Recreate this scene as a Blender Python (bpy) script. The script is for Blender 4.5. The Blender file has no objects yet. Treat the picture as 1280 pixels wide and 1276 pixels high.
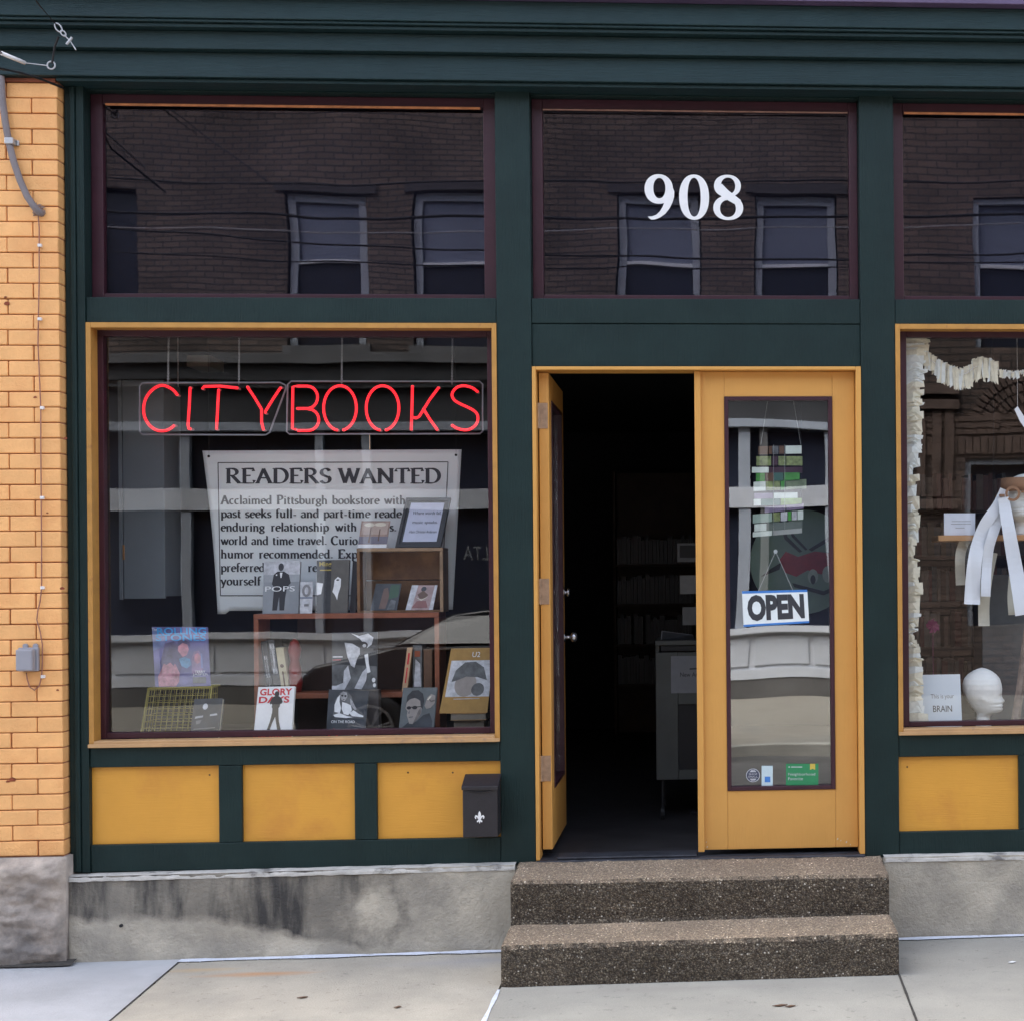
import bpy, math, random
from math import sin, cos, pi, radians, atan, sqrt
from mathutils import Vector, Matrix, noise
random.seed(908)
S = bpy.context.scene
COL = S.collection

# ------------------------------------------------------------------ camera
FPX, CXP, YH = 1960.0, 1010.0, 720.0          # focal length and principal point in photo pixels (1280 wide)
CAMP = Vector((0, -7.0, 1.65))
ROT = Matrix.Rotation(-atan(.0666), 3, 'Z') @ Matrix.Rotation(pi/2, 3, 'X') @ Matrix.Rotation(radians(-.5), 3, 'Z')
cd = bpy.data.cameras.new('camera'); cam = bpy.data.objects.new('camera', cd); COL.objects.link(cam)
cd.sensor_width = 36; cd.lens = 36*FPX/1280
cd.shift_x = -(CXP-640)/1280; cd.shift_y = (YH-638)/1280
cd.clip_start = .05; cd.clip_end = 400
cam.matrix_world = Matrix.Translation(CAMP) @ ROT.to_4x4()
S.camera = cam

# ------------------------------------------------------------------ daylight
W = bpy.data.worlds.new('World'); S.world = W; W.use_nodes = True
wn = W.node_tree; bg = wn.nodes['Background']
sky = wn.nodes.new('ShaderNodeTexSky'); sky.sky_type = 'NISHITA'; sky.sun_disc = False
SUN_EL, SUN_AZ = radians(55), radians(-45)      # veiled sun along the street, a little behind the shop front
sky.sun_elevation = SUN_EL; sky.sun_rotation = SUN_AZ; sky.air_density = 1.0; sky.dust_density = 3.0; sky.ozone_density = 1.0
hs = wn.nodes.new('ShaderNodeHueSaturation'); hs.inputs['Saturation'].default_value = .56      # thin overcast: paler than a clear sky
wn.links.new(sky.outputs[0], hs.inputs['Color']); wn.links.new(hs.outputs[0], bg.inputs[0]); bg.inputs[1].default_value = .15
sl = bpy.data.lights.new('sun', 'SUN'); sl.energy = 2.8; sl.angle = radians(50); sl.color = (1, .96, .9)
so = bpy.data.objects.new('sun', sl); COL.objects.link(so)
sd = Vector((sin(SUN_AZ)*cos(SUN_EL), cos(SUN_AZ)*cos(SUN_EL), sin(SUN_EL)))
so.rotation_euler = sd.to_track_quat('Z', 'Y').to_euler(); so.location = (0, -4, 12)
vs = S.view_settings; vs.view_transform = 'Standard'; vs.look = 'None'; vs.gamma = 1; vs.use_curve_mapping = False
vs.exposure = 2.54
S.render.engine = 'CYCLES'
S.cycles.max_bounces = 8; S.cycles.transparent_max_bounces = 16; S.cycles.glossy_bounces = 4; S.cycles.diffuse_bounces = 4
S.cycles.caustics_reflective = False; S.cycles.sample_clamp_indirect = 4; S.cycles.use_denoising = True

# ------------------------------------------------------------------ photo pixel -> world point
def ray(px, py): return ROT @ Vector(((px-CXP)/FPX, (YH-py)/FPX, -1))
def P(px, py, y=0.0):
    d = ray(px, py); return CAMP + d*((y-CAMP.y)/d.y)
def gz(x, y=0.0): return .036 + .006*x + .02*min(0, y)
def PG(px, py, lift=0.0):
    d = ray(px, py); a = .036+lift
    t = (CAMP.z-a-.006*CAMP.x-.02*CAMP.y)/(.006*d.x+.02*d.y-d.z); return CAMP+d*t

# ------------------------------------------------------------------ materials
MATS = {}
def lin(c): return tuple((v/255/12.92 if v/255 <= .04045 else ((v/255+.055)/1.055)**2.4) for v in c)
def s(r, g, b, k=1.0): return tuple(min(.85, v*k) for v in lin((r, g, b)))
def N(nt, t, **kw):
    n = nt.nodes.new(t)
    for k, v in kw.items():
        if hasattr(n, k): setattr(n, k, v)
        else: n.inputs[k].default_value = v
    return n
def mat(name, c, rough=.6, var=.12, scale=6.0, bump=0.0, bscale=60.0, c2=None, mask_scale=3.0, mask=(.55, .62), spec=.4,
        metal=0.0, emit=None, rand=0.0, detail=5, brush=None):
    """paint-like procedural: base colour varied by noise, optional second colour in patches, bump"""
    if name in MATS: return MATS[name]
    m = bpy.data.materials.new(name); m.use_nodes = True; nt = m.node_tree; L = nt.links
    b = nt.nodes['Principled BSDF']; b.inputs['Roughness'].default_value = rough; b.inputs['Metallic'].default_value = metal
    b.inputs['Specular IOR Level'].default_value = spec
    geo = nt.nodes.new('ShaderNodeNewGeometry'); src = geo.outputs['Position']
    n1 = N(nt, 'ShaderNodeTexNoise', Scale=scale, Detail=detail, Roughness=.6); L.new(src, n1.inputs['Vector'])
    r1 = nt.nodes.new('ShaderNodeMapRange'); r1.inputs[1].default_value = .3; r1.inputs[2].default_value = .7
    r1.inputs[3].default_value = 1-var; r1.inputs[4].default_value = 1+var; L.new(n1.outputs[0], r1.inputs[0])
    mx = N(nt, 'ShaderNodeMix', data_type='RGBA', blend_type='MULTIPLY'); mx.inputs[0].default_value = 1
    mx.inputs[6].default_value = (*c, 1); L.new(r1.outputs[0], mx.inputs[7]); out = mx.outputs[2]
    if c2:
        n2 = N(nt, 'ShaderNodeTexNoise', Scale=mask_scale, Detail=8, Roughness=.65); L.new(src, n2.inputs['Vector'])
        r2 = nt.nodes.new('ShaderNodeMapRange'); r2.inputs[1].default_value = mask[0]; r2.inputs[2].default_value = mask[1]
        L.new(n2.outputs[0], r2.inputs[0])
        m2 = N(nt, 'ShaderNodeMix', data_type='RGBA'); L.new(r2.outputs[0], m2.inputs[0]); L.new(out, m2.inputs[6])
        m2.inputs[7].default_value = (*c2, 1); out = m2.outputs[2]
    if rand:
        oi = nt.nodes.new('ShaderNodeObjectInfo'); r3 = nt.nodes.new('ShaderNodeMapRange')
        r3.inputs[3].default_value = 1-rand; r3.inputs[4].default_value = 1+rand; L.new(oi.outputs['Random'], r3.inputs[0])
        m3 = N(nt, 'ShaderNodeMix', data_type='RGBA', blend_type='MULTIPLY'); m3.inputs[0].default_value = 1
        L.new(out, m3.inputs[6]); L.new(r3.outputs[0], m3.inputs[7]); out = m3.outputs[2]
    L.new(out, b.inputs['Base Color'])
    if bump:
        bsrc = src
        if brush:      # brush marks running along the boards
            mp = nt.nodes.new('ShaderNodeMapping'); mp.inputs['Scale'].default_value = brush; L.new(src, mp.inputs['Vector']); bsrc = mp.outputs[0]
        n4 = N(nt, 'ShaderNodeTexNoise', Scale=bscale, Detail=6, Roughness=.65); L.new(bsrc, n4.inputs['Vector'])
        bp = nt.nodes.new('ShaderNodeBump'); bp.inputs['Strength'].default_value = bump; bp.inputs['Distance'].default_value = .01
        L.new(n4.outputs[0], bp.inputs['Height']); L.new(bp.outputs[0], b.inputs['Normal'])
    if emit:
        b.inputs['Emission Color'].default_value = (*emit[0], 1); b.inputs['Emission Strength'].default_value = emit[1]
    MATS[name] = m; return m

green = mat('green_paint', (.0100, .0245, .0240), .45, .14, 5, .5, 45, brush=(3, 1, .25), spec=.2, c2=(.0125, .0275, .026), mask_scale=2.5, mask=(.5, .75), rand=.06)
green_cor = mat('skylit_green_paint', (.0125, .0315, .0355), .45, .14, 4, .5, 45, brush=(.15, 1, 4), spec=.25, c2=(.0155, .035, .038), mask_scale=1.5, mask=(.5, .8), rand=.07)  # the shop green made lighter, extra sky light on the cornice mixed into the colour
gold = mat('gold_paint', (.68, .325, .046), .42, .05, 4, .15, 35, brush=(.3, 1, 4), c2=(.58, .25, .042), mask_scale=3, mask=(.52, .75))
gold_door = mat('door_gold_paint', (.64, .325, .080), .4, .05, 3, .18, 30, brush=(4, 1, .3), c2=(.58, .29, .072), mask_scale=3, mask=(.52, .8))
goldliner = mat('liner_gold_paint', (.47, .235, .055), .45, .12, 12, .15, 50, c2=(.33, .15, .05), mask_scale=14, mask=(.6, .7))
goldsill = mat('sill_gold_paint', (.50, .30, .14), .5, .1, 12, .15, 50, c2=(.35, .22, .13), mask_scale=16, mask=(.58, .7))
burg = mat('burgundy_paint', (.040, .009, .017), .4, .15, 10, .1, 60)
burg_d = mat('door_burgundy_paint', (.042, .012, .02), .4, .15, 10)
purple = mat('purple_paint', (.10, .07, .14), .5)
orange_strip = mat('orange_lit_edge', (.55, .22, .09), .6, .25, 20)  # bright colour stands for light on the inner top edge of the transom
pale_strip = mat('pale_lit_edge', (.30, .17, .13), .6, .3, 25)  # paler version of the same painted-in lit edge
mortar = mat('red_brown_mortar', (.42, .165, .08), .9, .2, 30, .3, 120)
brickm = mat('orange_painted_brick', (.86, .45, .17), .55, .07, 12, .4, 90, c2=(.80, .385, .14), mask_scale=5, mask=(.5, .7), rand=.05)
brick_chip = mat('bare_brick_chip', (.22, .055, .025), .9, .3, 40)
alum = mat('dull_aluminium', (.45, .45, .46), .4, .1, 20, metal=.6)
greyplas = mat('grey_plastic', (.30, .30, .33), .5, .05)
greytube = mat('grey_cable_sheath', (.20, .175, .18), .6, .1, 30)
whiteplas = mat('white_plastic', (.75, .73, .72), .4, .05)
brownwire = mat('painted_brown_wire', (.30, .13, .09), .6, .15, 30)
blackm = mat('black_rubber', (.012, .012, .014), .6, .1)
mailm = mat('mailbox_black_metal', (.022, .020, .024), .38, .12, 30, .25, 160)
whitem = mat('white_enamel', (.8, .8, .8), .5, .03)
hingem = mat('worn_painted_hinge', (.36, .24, .155), .5, .2, 60)
chrome = mat('satin_chrome', (.6, .6, .62), .25, .05, metal=.9)
darkwood = mat('dark_stained_wood', (.028, .02, .017), .6, .3, 8, .1, 50)
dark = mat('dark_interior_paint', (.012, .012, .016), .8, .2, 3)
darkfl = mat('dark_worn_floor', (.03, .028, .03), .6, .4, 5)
trans_back = mat('dark_purple_backing', (.003, .003, .006), .9, .2, 3, spec=.05)
thresh = mat('threshold_metal', (.035, .037, .045), .45, .4, 8, .2, 60, c2=(.10, .10, .12), mask_scale=18, mask=(.62, .7))

def glass(name, fac, tint=(.95, .965, .965), rough=0.0, gtint=(.95, .98, 1)):
    m = bpy.data.materials.new(name); m.use_nodes = True; nt = m.node_tree; L = nt.links; nt.nodes.clear()
    o = nt.nodes.new('ShaderNodeOutputMaterial'); mix = nt.nodes.new('ShaderNodeMixShader')
    tr = nt.nodes.new('ShaderNodeBsdfTransparent'); tr.inputs[0].default_value = (*tint, 1)
    gl = nt.nodes.new('ShaderNodeBsdfGlossy'); gl.inputs['Roughness'].default_value = rough; gl.inputs[0].default_value = (*gtint, 1)
    fr = nt.nodes.new('ShaderNodeLayerWeight'); fr.inputs[0].default_value = .5      # facing term, the same from both sides of the sheet
    pw = nt.nodes.new('ShaderNodeMath'); pw.operation = 'POWER'; pw.inputs[1].default_value = 5; L.new(fr.outputs['Facing'], pw.inputs[0])
    ma = nt.nodes.new('ShaderNodeMath'); ma.operation = 'MULTIPLY_ADD'; ma.inputs[1].default_value = .85; ma.inputs[2].default_value = fac; ma.use_clamp = True
    L.new(pw.outputs[0], ma.inputs[0]); L.new(ma.outputs[0], mix.inputs[0]); L.new(tr.outputs[0], mix.inputs[1]); L.new(gl.outputs[0], mix.inputs[2])
    L.new(mix.outputs[0], o.inputs[0]); MATS[name] = m; return m
glass_tr = glass('transom_glass', .062, gtint=(.84, .84, 1)); glass_win = glass('shop_window_glass', .062); glass_door = glass('door_glass', .17)

# ------------------------------------------------------------------ mesh builder
ORG = {}
def base(name, loc, label, cat, group=None):
    o = bpy.data.objects.new(name, None); COL.objects.link(o); o.location = loc; o.empty_display_size = .05
    o['label'] = label; o['category'] = cat
    if group: o['group'] = group
    ORG[o.name] = Vector(loc); return o
class MB:
    def __init__(s_): s_.v = []; s_.f = []; s_.m = []
    def add(s_, vs, fs, mi=0):
        n = len(s_.v); s_.v += [Vector(v) for v in vs]; s_.f += [tuple(i+n for i in f) for f in fs]; s_.m += [mi]*len(fs); return s_
    def box(s_, x0, x1, y0, y1, z0, z1, mi=0):
        return s_.add([(x0, y0, z0), (x1, y0, z0), (x1, y0, z1), (x0, y0, z1), (x0, y1, z0), (x1, y1, z0), (x1, y1, z1), (x0, y1, z1)],
                      [(0, 1, 2, 3), (5, 4, 7, 6), (4, 0, 3, 7), (1, 5, 6, 2), (3, 2, 6, 7), (4, 5, 1, 0)], mi)
    def prism(s_, pts, d, mi=0):
        n = len(pts); pts = [Vector(p) for p in pts]; d = Vector(d)
        return s_.add(pts+[p+d for p in pts], [tuple(range(n)), tuple(range(2*n-1, n-1, -1))]+[(i, i+n, (i+1) % n+n, (i+1) % n) for i in range(n)], mi)
    def poly(s_, pts, mi=0): return s_.add(pts, [tuple(range(len(pts)))], mi)
    def tube(s_, pts, r, n=6, mi=0, closed=False):
        pts = [Vector(p) for p in pts]; k = len(pts); rings = []
        up = Vector((0, 0, 1))
        for i, p in enumerate(pts):
            a = pts[(i-1) % k] if (i > 0 or closed) else p; b = pts[(i+1) % k] if (i < k-1 or closed) else p
            t = (b-a).normalized()
            u = t.cross(Vector((0, 1, 0)))
            if u.length < .2: u = t.cross(up)
            u.normalize(); w = t.cross(u); rr = r[i] if isinstance(r, (list, tuple)) else r
            rings.append([p+(u*cos(2*pi*j/n)+w*sin(2*pi*j/n))*rr for j in range(n)])
        vs = [v for ring in rings for v in ring]; fs = []
        for i in range(k if closed else k-1):
            for j in range(n):
                a = i*n; b = ((i+1) % k)*n; fs.append((a+j, a+(j+1) % n, b+(j+1) % n, b+j))
        if not closed: fs += [tuple(range(n))[::-1], tuple(range((k-1)*n, k*n))]
        return s_.add(vs, fs, mi)
    def grid(s_, fn, nu, nv, mi=0, closed_u=False):
        vs = [fn(i/nu, j/nv) for j in range(nv+1) for i in range(nu if closed_u else nu+1)]; w = nu if closed_u else nu+1
        return s_.add(vs, [(j*w+i, j*w+(i+1) % w, (j+1)*w+(i+1) % w, (j+1)*w+i) for j in range(nv) for i in range(nu)], mi)
    def build(s_, name, mats, parent=None, bevel=0.0, smooth=False, kind=None, label=None, cat=None, group=None, seg=2, org=None, fix=True):
        me = bpy.data.meshes.new(name)
        if parent is not None: o0 = ORG[parent.name]
        elif org is not None: o0 = Vector(org)
        else:
            xs = [v.x for v in s_.v]; ys = [v.y for v in s_.v]; zs = [v.z for v in s_.v]
            o0 = Vector(((min(xs)+max(xs))/2, (min(ys)+max(ys))/2, min(zs)))
        me.from_pydata([v-o0 for v in s_.v], [], s_.f)
        if not isinstance(mats, (list, tuple)): mats = [mats]
        for m in mats: me.materials.append(m)
        me.polygons.foreach_set('material_index', s_.m)
        if smooth: me.polygons.foreach_set('use_smooth', [True]*len(me.polygons))
        me.update()
        o = bpy.data.objects.new(name, me); COL.objects.link(o)
        if parent is not None: o.parent = parent; ORG[o.name] = o0
        else: o.location = o0; ORG[o.name] = o0
        if bevel:
            b = o.modifiers.new('bevel', 'BEVEL'); b.width = bevel; b.segments = seg; b.limit_method = 'ANGLE'; b.angle_limit = radians(40)
        if kind: o['kind'] = kind
        if label: o['label'] = label
        if cat: o['category'] = cat
        if group: o['group'] = group
        return o
def bx(name, m, parent, x0, x1, y0, y1, z0, z1, bevel=.0025, **kw): return MB().box(x0, x1, y0, y1, z0, z1).build(name, m, parent, bevel, **kw)
def place_copy(src, parent, loc):
    c = src.copy(); COL.objects.link(c); c.parent = parent; c.location = loc; return c
def ell(cx, cy, rx, ry, n=20, a0=0, a1=2*pi, rot=0):
    full = abs(a1-a0-2*pi) < 1e-6; k = n if full else n+1
    o = []
    for i in range(k):
        a = a0+(a1-a0)*i/n; x, y = rx*cos(a), ry*sin(a); o.append((cx+x*cos(rot)-y*sin(rot), cy+x*sin(rot)+y*cos(rot)))
    return o

# ------------------------------------------------------------------ lettering
_tc = {}
def sans(text, bold=0.0, space=1.0):
    """(2D verts, faces) of flat sans lettering, normalised to its own box 0..1 x 0..1, and its aspect ratio"""
    k = (text, bold, space)
    if k in _tc: return _tc[k]
    c = bpy.data.curves.new('lettering', 'FONT'); c.body = text; c.offset = bold; c.space_character = space; c.resolution_u = 3
    o = bpy.data.objects.new('lettering', c); COL.objects.link(o)
    dg = bpy.context.evaluated_depsgraph_get(); me = bpy.data.meshes.new_from_object(o.evaluated_get(dg))
    v = [(p.co.x, p.co.y) for p in me.vertices]; f = [tuple(p.vertices) for p in me.polygons]
    bpy.data.objects.remove(o); bpy.data.curves.remove(c); bpy.data.meshes.remove(me)
    x0 = min(p[0] for p in v); x1 = max(p[0] for p in v); y0 = min(p[1] for p in v); y1 = max(p[1] for p in v)
    _tc[k] = ([((x-x0)/(x1-x0), (y-y0)/(y1-y0)) for x, y in v], f, (x1-x0)/(y1-y0)); return _tc[k]
def A(cx, cy, rx, ry, d0, d1, n=10): return [(cx+rx*cos(radians(d0+(d1-d0)*i/n)), cy+ry*sin(radians(d0+(d1-d0)*i/n))) for i in range(n+1)]
# serif glyphs: width, strokes, serif bars (x, y, half width)
G = {
 'A': (.78, [[(.08, 0), (.38, 1)], [(.36, 1), (.70, 0)], [(.2, .36), (.58, .36)]], [(.08, 0, .12), (.70, 0, .13)]),
 'C': (.72, [A(.40, .5, .34, .5, 45, 315, 14)], [(.62, .86, .03)]),
 'D': (.78, [[(.14, 0), (.14, 1)], [(.14, 1), (.34, 1)]+A(.34, .5, .36, .5, 90, -90, 12)+[(.14, 0)]], [(.10, 0, .1), (.10, 1, .1)]),
 'E': (.66, [[(.14, 0), (.14, 1)], [(.14, 1), (.56, 1), (.57, .82)], [(.14, .52), (.44, .52)], [(.14, 0), (.58, 0), (.61, .2)]], [(.1, 0, .1), (.1, 1, .1)]),
 'N': (.84, [[(.14, 0), (.14, 1)], [(.12, 1), (.70, 0)], [(.70, 0), (.70, 1)]], [(.14, 0, .12), (.08, 1, .08), (.70, 1, .12)]),
 'P': (.64, [[(.14, 0), (.14, 1)], [(.14, 1), (.3, 1)]+A(.3, .75, .25, .25, 90, -90, 8)+[(.14, .5)]], [(.14, 0, .13), (.1, 1, .1)]),
 'R': (.74, [[(.14, 0), (.14, 1)], [(.14, 1), (.3, 1)]+A(.3, .76, .25, .24, 90, -90, 8)+[(.14, .52)], [(.32, .52), (.66, 0)]], [(.14, 0, .12), (.1, 1, .1), (.68, 0, .09)]),
 'S': (.58, [A(.29, .75, .2, .25, 20, 230, 9)+[(.4, .42)]+A(.28, .26, .22, .26, 40, -160, 9)], [(.46, .86, .03), (.08, .14, .03)]),
 'T': (.72, [[(.36, 0), (.36, 1)], [(.05, .8), (.07, 1), (.65, 1), (.67, .8)]], [(.36, 0, .14)]),
 'W': (1.0, [[(.06, 1), (.30, 0)], [(.30, 0), (.52, .95)], [(.48, 1), (.72, 0)], [(.72, 0), (.94, 1)]], [(.06, 1, .12), (.50, 1, .08), (.93, 1, .1)]),
 'a': (.48, [A(.2, .42, .17, .18, 150, 0, 6)+[(.37, .08), (.46, .02)], A(.21, .15, .16, .15, 80, 380, 10)], []),
 'b': (.54, [[(.1, 1), (.1, .04)], A(.28, .3, .2, .3, 160, -160, 12)], [(.06, 1, .06)]),
 'c': (.46, [A(.26, .3, .2, .3, 50, 310, 10)], []),
 'd': (.56, [[(.42, 1), (.42, 0)], A(.25, .3, .2, .3, 20, 340, 12)], [(.38, 1, .06), (.46, 0, .06)]),
 'e': (.48, [[(.08, .34), (.42, .34)]+A(.26, .3, .2, .3, 10, 310, 12)], []),
 'f': (.34, [[(.14, 0), (.14, .8)]+A(.26, .82, .12, .18, 170, 40, 5), [(.03, .58), (.3, .58)]], [(.14, 0, .1)]),
 'g': (.50, [A(.24, .38, .17, .2, 0, 360, 12), [(.14, .2), (.12, .08), (.36, .04)]+A(.24, -.12, .2, .16, 50, -230, 10), [(.38, .52), (.48, .58)]], []),
 'h': (.58, [[(.12, 0), (.12, 1)], A(.28, .36, .16, .24, 160, 0, 7)+[(.44, 0)]], [(.12, 0, .1), (.08, 1, .06), (.44, 0, .1)]),
 'i': (.28, [[(.14, 0), (.14, .6)], [(.14, .82), (.14, .92)]], [(.14, 0, .1), (.1, .6, .06)]),
 'k': (.56, [[(.12, 0), (.12, 1)], [(.14, .24), (.42, .6)], [(.22, .34), (.48, 0)]], [(.12, 0, .1), (.08, 1, .06), (.42, .6, .08), (.48, 0, .09)]),
 'l': (.28, [[(.14, 0), (.14, 1)]], [(.14, 0, .1), (.1, 1, .06)]),
 'm': (.88, [[(.12, 0), (.12, .6)], A(.27, .36, .15, .24, 160, 0, 7)+[(.42, 0)], A(.58, .36, .16, .24, 165, 0, 7)+[(.74, 0)]], [(.12, 0, .1), (.08, .6, .06), (.42, 0, .1), (.74, 0, .1)]),
 'n': (.58, [[(.12, 0), (.12, .6)], A(.28, .36, .16, .24, 160, 0, 7)+[(.44, 0)]], [(.12, 0, .1), (.08, .6, .06), (.44, 0, .1)]),
 'o': (.52, [A(.26, .3, .2, .3, 0, 360, 14)], []),
 'p': (.56, [[(.12, .6), (.12, -.3)], A(.3, .3, .2, .3, 160, -160, 12)], [(.08, .6, .06), (.12, -.3, .1)]),
 'r': (.40, [[(.12, 0), (.12, .6)], A(.27, .4, .14, .2, 160, 60, 5)], [(.12, 0, .1), (.08, .6, .06)]),
 's': (.40, [A(.2, .45, .13, .15, 30, 230, 7)+[(.26, .26)]+A(.19, .15, .14, .15, 40, -160, 7)], []),
 't': (.34, [[(.14, .8), (.14, .14)]+A(.26, .14, .12, .14, 180, 300, 5), [(.03, .58), (.3, .58)]], []),
 'u': (.58, [[(.12, .6), (.12, .22)]+A(.27, .22, .15, .22, 180, 340, 7), [(.44, .6), (.44, 0)]], [(.08, .6, .06), (.4, .6, .06), (.48, 0, .06)]),
 'v': (.52, [[(.06, .6), (.26, 0)], [(.26, 0), (.44, .6)]], [(.06, .6, .08), (.44, .6, .08)]),
 'w': (.76, [[(.06, .6), (.24, 0)], [(.24, 0), (.38, .55)], [(.36, .6), (.54, 0)], [(.54, 0), (.70, .6)]], [(.06, .6, .08), (.36, .6, .05), (.70, .6, .07)]),
 'x': (.52, [[(.08, .6), (.44, 0)], [(.08, 0), (.42, .6)]], [(.08, .6, .08), (.42, .6, .07), (.08, 0, .08), (.44, 0, .08)]),
 'y': (.52, [[(.06, .6), (.27, .02)], [(.45, .6), (.18, -.3), (.06, -.28)]], [(.06, .6, .08), (.45, .6, .08)]),
 '.': (.26, [[(.12, .0), (.12, .1)]], []), '-': (.36, [[(.05, .26), (.3, .26)]], []), ' ': (.36, [], []),
 '9': (.62, [A(.29, .68, .22, .30, 0, 360, 22), A(.1, .62, .41, .62, 5, -80, 12)], []),
 '0': (.66, [A(.32, .5, .235, .47, 0, 360, 26)], []),
 '8': (.64, [A(.32, .76, .19, .22, 0, 360, 20), A(.32, .27, .225, .25, 0, 360, 22)], []),
}
def stroke_polys(pts, thick, thin, nib=radians(18)):
    n = len(pts); out = []; L = []; R = []
    closed = n > 3 and abs(pts[0][0]-pts[-1][0])+abs(pts[0][1]-pts[-1][1]) < 1e-6
    for i, p in enumerate(pts):
        a = pts[i-1] if i > 0 else (pts[-2] if closed else p); b = pts[i+1] if i < n-1 else (pts[1] if closed else p)
        dx, dy = b[0]-a[0], b[1]-a[1]; l = sqrt(dx*dx+dy*dy) or 1; th = math.atan2(dy, dx)
        w = thin+(thick-thin)*abs(sin(th-nib)); nx, ny = -dy/l*w/2, dx/l*w/2
        L.append((p[0]+nx, p[1]+ny)); R.append((p[0]-nx, p[1]-ny))
    return [(L[i], R[i], R[i+1], L[i+1]) for i in range(n-1)]
def serif_text(text, thick=.17, thin=.055, track=.02, word=1.0):
    """list of polygons (cap height 1) and the total width"""
    x = 0; polys = []
    for ch in text:
        w, st, sf = G[ch]
        if ch == ' ': x += w*word; continue
        tk = thick*(1 if (ch.isupper() or ch.isdigit()) else .82)
        for q in st: polys += [[(a+x, b) for a, b in pl] for pl in stroke_polys(q, tk, thin)]
        for (sx, sy, hw) in sf:
            t = thin*.55; polys.append([(x+sx-hw, sy-t), (x+sx+hw, sy-t), (x+sx+hw, sy+t), (x+sx-hw, sy+t)])
        x += w+track
    return polys, x-track

# ================================================================== GROUND
pave_new = mat('new_bluish_concrete', (.41, .415, .425), .85, .09, 3, .25, 90, c2=(.32, .325, .33), mask_scale=2.2, mask=(.45, .72))
def ground_mat(name, c, c2, tint_spots=None, grime=None):
    m = mat(name, c, .88, .09, 2.5, .3, 110, c2=c2, mask_scale=1.6, mask=(.42, .72), detail=9)
    nt = m.node_tree; L = nt.links; b = nt.nodes['Principled BSDF']; src = b.inputs['Base Color'].links[0].from_socket
    geo = nt.nodes.new('ShaderNodeNewGeometry')
    # fine aggregate speckle
    n5 = N(nt, 'ShaderNodeTexNoise', Scale=260, Detail=3); L.new(geo.outputs['Position'], n5.inputs['Vector'])
    r5 = nt.nodes.new('ShaderNodeMapRange'); r5.inputs[1].default_value = .25; r5.inputs[2].default_value = .75; r5.inputs[3].default_value = .86; r5.inputs[4].default_value = 1.12
    L.new(n5.outputs[0], r5.inputs[0]); m5 = N(nt, 'ShaderNodeMix', data_type='RGBA', blend_type='MULTIPLY'); m5.inputs[0].default_value = 1
    L.new(src, m5.inputs[6]); L.new(r5.outputs[0], m5.inputs[7]); src = m5.outputs[2]
    n6 = N(nt, 'ShaderNodeTexNoise', Scale=23, Detail=4, Roughness=.7); L.new(geo.outputs['Position'], n6.inputs['Vector'])      # pits and spots
    r6 = nt.nodes.new('ShaderNodeMapRange'); r6.inputs[1].default_value = .61; r6.inputs[2].default_value = .70; r6.inputs[3].default_value = 1; r6.inputs[4].default_value = .70
    L.new(n6.outputs[0], r6.inputs[0]); m6 = N(nt, 'ShaderNodeMix', data_type='RGBA', blend_type='MULTIPLY'); m6.inputs[0].default_value = 1
    L.new(src, m6.inputs[6]); L.new(r6.outputs[0], m6.inputs[7]); src = m6.outputs[2]
    for spot in (tint_spots or []):
        (cx, cy, rx, ry, colr, amt) = spot
        mp = nt.nodes.new('ShaderNodeMapping'); mp.vector_type = 'POINT'
        mp.inputs['Scale'].default_value = (1/rx, 1/ry, 0); mp.inputs['Location'].default_value = (-cx/rx, -cy/ry, 0)
        L.new(geo.outputs['Position'], mp.inputs['Vector'])
        nn = N(nt, 'ShaderNodeTexNoise', Scale=1.6, Detail=6); L.new(mp.outputs[0], nn.inputs['Vector'])
        va = nt.nodes.new('ShaderNodeVectorMath'); va.operation = 'LENGTH'; L.new(mp.outputs[0], va.inputs[0])
        ad = nt.nodes.new('ShaderNodeMath'); ad.operation = 'ADD'; L.new(va.outputs['Value'], ad.inputs[0]); L.new(nn.outputs[0], ad.inputs[1])
        rr = nt.nodes.new('ShaderNodeMapRange'); rr.inputs[1].default_value = 1.5; rr.inputs[2].default_value = .6; rr.inputs[4].default_value = amt
        L.new(ad.outputs[0], rr.inputs[0]); mm = N(nt, 'ShaderNodeMix', data_type='RGBA'); L.new(rr.outputs[0], mm.inputs[0]); L.new(src, mm.inputs[6])
        mm.inputs[7].default_value = (*colr, 1); src = mm.outputs[2]
    L.new(src, b.inputs['Base Color']); return m
rp = PG(325, 1217)
pave_old = ground_mat('beige_concrete', (.42, .38, .31), (.30, .28, .235), tint_spots=[(rp.x, rp.y, .30, .045, (.48, .24, .10), .75), (PG(250, 1212).x, PG(250, 1212).y, .22, .04, (.50, .34, .17), .55),
      (PG(610, 1200).x, PG(610, 1200).y, .5, .12, (.30, .30, .31), .6)])  # two rust marks, then a grey patch left of the steps
pave_old2 = ground_mat('grey_beige_concrete', (.325, .31, .268), (.265, .255, .225), tint_spots=[(PG(850, 1235).x, PG(850, 1235).y, .9, .05, (.27, .25, .22), .5)])  # slightly darker strip along the foot of the steps
caulk = mat('white_joint_caulk', (.62, .65, .72), .7, .12, 30, c2=(.25, .25, .25), mask_scale=14, mask=(.62, .7))
grime = mat('dirt_filled_joint', (.05, .045, .04), .95, .4, 40)
road_m = mat('grey_asphalt', (.085, .082, .078), .9, .2, 3, .4, 80, c2=(.11, .105, .1), mask_scale=.8, mask=(.45, .65))
curb_m = mat('kerb_concrete', (.30, .29, .26), .9, .15, 4, .3, 60)

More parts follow.
